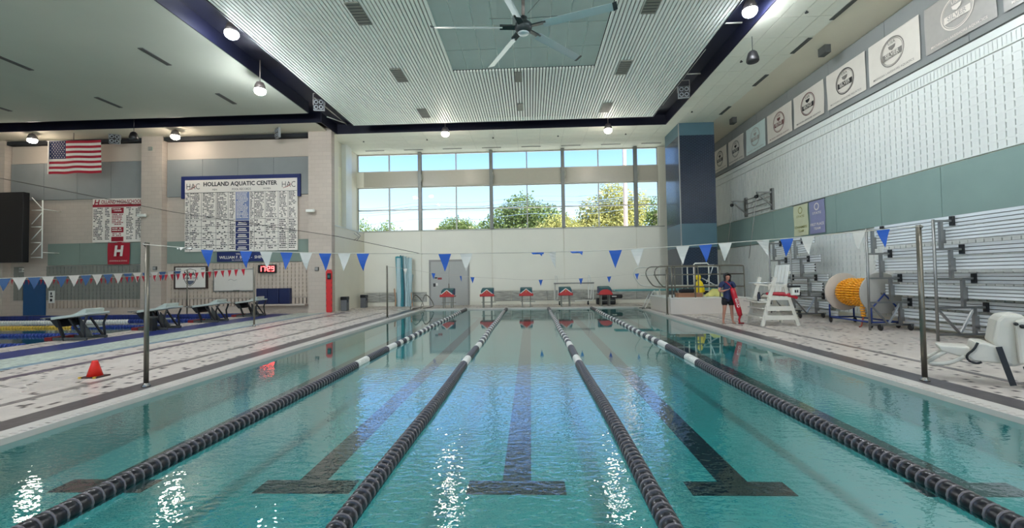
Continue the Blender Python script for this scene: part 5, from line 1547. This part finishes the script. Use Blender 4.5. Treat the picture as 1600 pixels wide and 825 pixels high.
def hand(w, d, sgn):
    d = Vector(d).normalized(); p = Vector(V[w]); side = Vector((0, 0, 1)).cross(d).normalized() if abs(d.z) < .9 else Vector((1, 0, 0))
    dn = d.cross(side).normalized()
    pm_ = vtx(tuple(p + d * .045), .028, w)
    for k, ln in ((-1.5, .055), (-.5, .068), (.5, .064), (1.5, .05)):
        b = Vector(V[pm_]) + d * .03 + side * (k * .014)
        a = vtx(tuple(b), .0085, pm_); c = vtx(tuple(b + d * ln * .55 + dn * .012 * sgn), .008, a); vtx(tuple(b + d * ln * .75 + dn * .035 * sgn), .007, c)
    b = p + d * .035 + side * (.032 * sgn); a = vtx(tuple(b), .009, pm_); vtx(tuple(b + d * .03 + side * .018 * sgn), .008, a)
shR = vtx((-.16, .0, 1.31), .058, nk0); elR = vtx((-.27, -.03, 1.07), .04, shR); foR = vtx((-.20, -.15, 1.06), .036, elR); wrR = vtx((-.10, -.22, 1.10), .025, foR); hand(wrR, (.8, -.3, .25), 1)
shL = vtx((.16, .0, 1.31), .058, nk0); elL = vtx((.24, .02, 1.06), .04, shL); foL = vtx((.22, -.06, .95), .035, elL); wrL = vtx((.18, -.14, .86), .025, foL); hand(wrL, (-.3, -.35, -.8), -1)
body = skin_mesh('body', V, E_, Rr, m_skin, pr, pel)
skin_mesh('shirt', [(0, 0, .70), (0, -.005, 1.0), (0, 0, 1.20), (0, 0, 1.345), (-.165, 0, 1.32), (-.235, -.015, 1.16), (.165, 0, 1.32), (.225, .01, 1.16)],
          [(0, 1), (1, 2), (2, 3), (3, 4), (4, 5), (3, 6), (6, 7)], [.155, .14, (.17, .13), .088, .078, .07, .078, .07], m_shirt, pr, 0)
skin_mesh('shorts', [(0, 0, .92), (-.09, 0, .76), (-.115, -.01, .55), (.09, 0, .76), (.115, -.005, .55)], [(0, 1), (1, 2), (0, 3), (3, 4)], [.135, .11, .105, .11, .105], m_short, pr, 0)
def hair_pt(u, v):
    op = 0.0 if v < .10 else min(1.0, (v - .10) / .16) * math.radians(52)
    ph = -math.pi / 2 + op + (2 * math.pi - 2 * op) * u
    z = 1.668 - .40 * v
    if v < .30: r = .118 * math.sqrt(max(0.0, 1 - (1 - v / .30) ** 2)) + .004
    else: r = .122 + .012 * math.sin(v * 9)
    r *= 1 + .05 * math.sin(ph * 9 + v * 6)
    back = .03 * max(0.0, v - .5)
    return (.008 + r * math.cos(ph) * .95, .012 + back + r * math.sin(ph) * 1.05, z + .02 * math.sin(ph * 5) * v)
hr = ob('hair', MB().sheet(hair_pt, 40, 24), m_hair, pr, local=True)
sd = hr.modifiers.new('thickness', 'SOLIDIFY'); sd.thickness = .025; sd.offset = -1
fc = MB().tube([(.025, -.115, 1.50), (.03, -.125, 1.475)], [.008, .013], 6)
ob('nose', fc, m_skin, pr, local=True)
for x in (-.012, .055): ob('eye', MB().lathe([(0, -.008), (.009, -.003), (.009, .003), (0, .008)], 8, 'y', (x, -.098, 1.515)), m_black, pr, local=True)
ob('mouth', MB().bar((.005, -.098, 1.448), (.045, -.098, 1.448), .008, .008), mat('lips', (140, 74, 70), .5), pr, local=True)
for ax_ in (-.155, .15): ob('sandal', MB().box(ax_ - .045, ax_ + .045, -.17, .06, .0, .018), mat('sandal_tan', (150, 130, 112), .6), pr, local=True, bevel=.006)
gt = thing('rescue_tube', 'long red rescue tube held hanging in front of the lifeguard', 'rescue tube', (6.6, 14.55, D))
def G(x, y, z): return (6.45 + x, 14.8 + y, D + z)
ob('foam', MB().tube([G(.03, -.26, 1.16), G(.07, -.27, 1.0), G(.14, -.27, .75), G(.22, -.27, .45), G(.26, -.27, .28)], [.06, .085, .085, .08, .07], 12), m_tube, gt)
ob('tail_strap', MB().tube([G(.26, -.27, .28), G(.22, -.27, .14), G(.24, -.28, .04)], [.04, .03, .02], 6), m_tube, gt)
ob('buckle', MB().box(6.45 + .2, 6.45 + .36, 14.8 - .31, 14.8 - .25, D + .015, D + .06), m_redd, gt)
ob('shoulder_strap', MB().tube([G(.03, -.26, 1.16), G(.0, -.20, 1.25), G(-.06, -.12, 1.34), G(-.1, .0, 1.38)], .016, 6), m_tube, gt)
def gfn(x, y, z):
    # lettering runs down the tube and is wrapped on its front
    u, v = x, z - 5.0
    t_ = .5 - u / .5 if False else u
    px_, pz_ = .115 + .255 * (t_ + .25) * .62, .84 - .93 * (t_ + .25) * .62 * 1.0
    nx_, nz_ = .93, .30
    return G(px_ + nx_ * v, -.357 + 6.0 * v * v, pz_ + nz_ * v)
letters('GUARD', (0, 0, 5.0), .5, .10, m_wplast, gt, '-y', .02, fn=gfn)

# ---------------------------------------------------------------- pool lift at the right edge
m_lift = mat('lift_plastic', (204, 200, 188), .45, var=.06, vscale=4)
pl_ = thing('pool_lift', 'white plastic pool lift chair with leg rest at the right pool edge', 'pool lift', (6.95, 6.0, D))
ob('base', MB().box(6.75, 7.45, 5.65, 6.35, D, .30), m_lift, pl_, bevel=.03)
ob('mast', MB().tube([(7.0, 6.0, .3), (7.0, 6.0, 1.5)], .07, 12), m_lift, pl_)
ob('swing_arm', MB().tube([(7.0, 6.0, 1.45), (6.8, 6.0, 1.35), (6.66, 6.0, .95)], .05, 10), m_grey, pl_)
ob('seat_back', MB().prism([(6.30, .98), (6.36, 1.06), (6.55, 1.08), (6.62, .95), (6.60, .42), (6.46, .34), (6.36, .36), (6.25, .68)], 'y', 5.76, 6.24), m_lift, pl_, bevel=.04)
ob('side_wing', MB().prism([(6.46, .99), (6.78, 1.10), (6.84, .62), (6.66, .42), (6.48, .40)], 'y', 5.66, 5.76), m_lift, pl_, bevel=.03)
ob('seat_pan', MB().prism([(6.08, .66), (6.20, .66), (6.30, .62), (6.44, .38), (6.05, .38), (5.98, .46), (6.06, .54)], 'y', 5.74, 6.26), m_lift, pl_, bevel=.03)
ob('leg_rest', MB().prism([(5.70, .575), (6.04, .575), (6.04, .47), (5.96, .42), (5.72, .50)], 'y', 5.82, 6.18), m_lift, pl_, bevel=.02)
ob('foot_loop', MB().tube(rounded([(5.98, 5.84, .44), (5.84, 5.84, .33), (5.66, 5.84, .29), (5.54, 5.90, .31), (5.54, 6.10, .33), (5.66, 6.16, .36), (5.82, 6.16, .50)]), .032, 8), m_lift, pl_)
ob('foot_loop_arm', MB().tube([(5.82, 5.86, .52), (5.72, 5.86, .44), (5.58, 5.86, .31)], .03, 8), m_lift, pl_)
def strap(pts, w, name='strap'):
    mb = MB()
    for a, b in zip(pts, pts[1:]): mb.bar(a, b, w, .008, (0, 1, 0))
    return ob(name, mb, m_black, pl_)
strap([(6.30, 5.70, .62), (6.36, 5.69, .35), (6.42, 5.69, .10)], .065)
strap([(6.56, 5.70, .38), (6.60, 5.69, .22), (6.64, 5.69, .12)], .095)
ob('buckle', MB().box(6.57, 6.69, 5.66, 5.70, .12, .22), m_black, pl_, bevel=.01)
ob('seat_belt', MB().tube(rounded([(6.10, 5.72, .66), (6.06, 5.71, .56), (5.98, 5.71, .48), (5.99, 5.71, .40), (6.08, 5.71, .36), (6.13, 5.71, .39)]), .016, 6), m_black, pl_)
ob('knob', MB().lathe([(.0, -.05), (.025, -.05), (.03, 0), (0, 0)], 10, 'y', (6.52, 5.66, .92)).lathe([(.0, -.05), (.02, -.05), (.025, 0), (0, 0)], 10, 'y', (6.46, 5.66, .95)), m_black, pl_)

pl_.location = (7.20, 6.33, D); pl_.rotation_euler = (0, 0, math.radians(-35))

# ---------------------------------------------------------------- outdoors
m_asph = mat('outdoor_paving', (226, 222, 212), .9, var=.08, vscale=.3); m_grass = mat('outdoor_grass', (96, 120, 60), .9, var=.15, vscale=.5)
gnd = MB().box(-160, 160, 26.6, 240, -.5, -.1).box(-160, 160, -140, -9.6, -.5, -.1).box(-160, -28.95, -9.6, 26.6, -.5, -.1).box(11.35, 160, -9.6, 26.6, -.5, -.1)
ob('ground', gnd, m_asph, label='pale paved ground outside the building', cat='ground', kind='structure')
def leaf_mat(name, a, b):
    t = NT(name)
    oi = t.n('NewGeometry'); nz = t.n('TexNoise', i_Scale=.9, i_Detail=3.0); t.l(oi.outputs['Position'], nz.inputs['Vector'])
    c = t.mix(nz.outputs['Fac'], rgb(a), rgb(b))
    d = t.n('BsdfDiffuse'); t.l(c, d.inputs[0]); tl = t.n('BsdfTranslucent'); t.l(c, tl.inputs[0])
    mx = t.n('MixShader'); mx.inputs[0].default_value = .35; t.l(d.outputs[0], mx.inputs[1]); t.l(tl.outputs[0], mx.inputs[2]); t.l(mx.outputs[0], t.out.inputs[0])
    return t.m
m_leafd = leaf_mat('leaf_dark_green', (72, 92, 54), (140, 152, 98)); m_leafy = leaf_mat('leaf_yellow_green', (122, 128, 70), (200, 190, 126)); m_bark = mat('bark', (104, 88, 70), .9)
def tree(x, y, top, crowns, nleaf, m, label, leaf=.45, seed=1):
    rg = random.Random(seed)
    t = thing('tree', label, 'tree', (x, y, -.1), group='trees beyond the windows')
    ob('trunk', MB().tube([(x, y, -.1), (x + .1, y, top * .35), (x, y + .1, top * .62)], [.35, .28, .18], 8), m_bark, t)
    mb = MB(); br = MB(); tot_v = sum(c[3] * c[4] * c[5] for c in crowns)
    for cx, cy, cz, rx, ry, rz in crowns:
        br.tube([(x, y, top * .4), ((x + cx) / 2, (y + cy) / 2, (top * .5 + cz) / 2), (cx, cy, cz)], [.14, .09, .03], 5)
        n = int(nleaf * rx * ry * rz / tot_v)
        for _ in range(n):
            while True:
                p = Vector((rg.uniform(-1, 1), rg.uniform(-1, 1), rg.uniform(-1, 1)))
                if .25 < p.length < 1: break
            q = Vector((cx + p.x * rx, cy + p.y * ry, cz + p.z * rz)) + Vector((rg.gauss(0, .25), rg.gauss(0, .25), rg.gauss(0, .25)))
            s = leaf * rg.uniform(.5, 1.0)
            a = Vector((rg.gauss(0, 1), rg.gauss(0, 1), rg.gauss(0, .6))).normalized(); b = a.cross(Vector((rg.gauss(0, 1), rg.gauss(0, 1), rg.gauss(0, 1)))).normalized()
            mb.add([q - a * s * .5, q + b * s * .32, q + a * s * .5, q - b * s * .32], [(0, 1, 2, 3)])
    ob('branches', br, m_bark, t)
    ob('foliage', mb, m, t, kind='stuff', fix=False)
tree(-1.0, 60, 12.4, [(-3.5, 60, 9.2, 2.6, 2.4, 2.2), (-1.0, 60, 10.6, 2.8, 2.6, 2.3), (1.8, 59.5, 9.6, 2.6, 2.4, 2.0), (3.8, 60, 8.6, 2.0, 2, 1.8), (-5.6, 60, 8.2, 2.0, 2, 1.2), (0, 60, 7.6, 5, 2.6, 2.0)], 9000, m_leafd, 'broad green tree behind the third and fourth window bays', .5, 2)
tree(3.6, 52, 8.6, [(3.6, 52, 7.6, 1.9, 1.5, 1.3), (2.2, 52, 7.0, 1.4, 1.4, 1.1), (4.8, 52, 6.6, 1.6, 1.4, 1.2)], 3500, m_leafy, 'low sunlit yellow-green tree left of the fourth window post', .36, 3)
tree(11.0, 60, 14.3, [(11.5, 60, 12.0, 2.3, 2.2, 2.2), (8.8, 60, 10.4, 2.2, 2, 1.9), (12.6, 60, 9.4, 3, 2.4, 2.4), (9.6, 60, 8.0, 3.6, 2.4, 2.2), (14.5, 60, 11.4, 1.7, 1.6, 1.6), (6.8, 60, 8.4, 1.6, 1.6, 1.2)], 10000, m_leafy, 'tall yellow-green tree behind the fourth window bay and the utility pole', .45, 4)
tree(17.0, 62, 13.0, [(17.2, 62, 10.6, 2.2, 2, 1.9), (16.0, 62, 8.6, 2.4, 2, 2.2), (18.8, 62, 9.2, 2.2, 2, 2.2)], 3000, m_leafd, 'green tree behind the narrow right window bay', .45, 5)
tree(-12.0, 70, 10.6, [(-12.2, 70, 9.6, 2.4, 2, 1.7), (-10.4, 70, 9.2, 2.2, 2, 1.7), (-13.8, 70, 8.8, 1.6, 1.6, 1.2)], 4200, m_leafd, 'round green tree behind the second window bay', .42, 6)
tree(-24.0, 62, 10.2, [(-24.0, 62, 9.2, 1.4, 1.3, .9), (-22.6, 62, 8.3, 1.3, 1.2, .8), (-25.2, 62, 8.2, 1.1, 1.1, .7)], 650, m_leafd, 'thin open tree behind the leftmost window, left one', .4, 7)
tree(-20.2, 62, 9.9, [(-20.2, 62, 9.0, 1.2, 1.2, .8), (-21.0, 62, 8.0, 1.0, 1, .7), (-19.2, 62, 8.0, 1.0, 1, .6)], 500, m_leafd, 'thin open tree behind the leftmost window, right one', .4, 8)
up = thing('utility_pole', 'tall pale utility pole seen through the fourth window bay', 'pole', (9.72, 45, -.1))
ob('shaft', MB().tube([(9.72, 45, -.1), (9.72, 45, 16.5)], [.24, .18], 12), mat('pole_wood_pale', (196, 170, 156), .8), up)
ob('crossarm', MB().bar((8.6, 45, 15.6), (10.8, 45, 15.6), .14, .16), m_bark, up)
m_wire = mat('wire_grey', (112, 130, 150), .6)
wl_ = ['power line outside the windows, topmost of the five', 'power line outside the windows, second from the top', 'power line outside the windows, middle one', 'power line outside the windows, fourth from the top', 'power line outside the windows, lowest and faintest']
for lab, za, zb, r in zip(wl_, (9.45, 9.15, 8.95, 8.7, 7.75), (10.6, 9.9, 9.7, 9.5, 8.6), (.02, .04, .025, .02, .02)):
    pts = [(-60 + 100 * i / 40, 47, za + (zb - za) * (((-60 + 100 * i / 40) + 17.8) / 31) + .18 * math.cos((-60 + 100 * i / 40) * .55)) for i in range(41)]
    ob('power_line', MB().tube(pts, r, 5), m_wire, label=lab, cat='wire', group='power lines outside')
def house(x0, x1, y0, y1, h, m, label, windows=0):
    t = thing('building', label, 'building', ((x0 + x1) / 2, y0, -.1), group='buildings outside')
    ob('walls', MB().box(x0, x1, y0, y1, -.1, h), m, t)
    ob('parapet', MB().box(x0 - .3, x1 + .3, y0 - .3, y1 + .3, h, h + .35), mat('parapet_tan', (206, 190, 160), .8), t)
    for k in range(windows):
        xx = x0 + (k + .5) * (x1 - x0) / windows
        w = ob('window', MB().box(xx - .8, xx + .8, y0 - .06, y0, h - 3.2, h - 1.4), m_frame, t)
        ob('pane', MB().box(xx - .7, xx + .7, y0 - .08, y0 - .06, h - 3.1, h - 1.5), m_vent, w)
house(-20, -12.5, 92, 104, 12.1, mat('house_brick', (190, 160, 140), .8), 'low tan building behind the second window bay', 3)
house(-5.5, 8.0, 70, 82, 9.15, mat('house_tan', (222, 208, 178), .8), 'long pale building below the broad green tree', 5)
house(17.5, 19.0, 58, 63, 9.7, mat('house_cream', (236, 226, 196), .8), 'narrow cream building behind the narrow right window', 1)
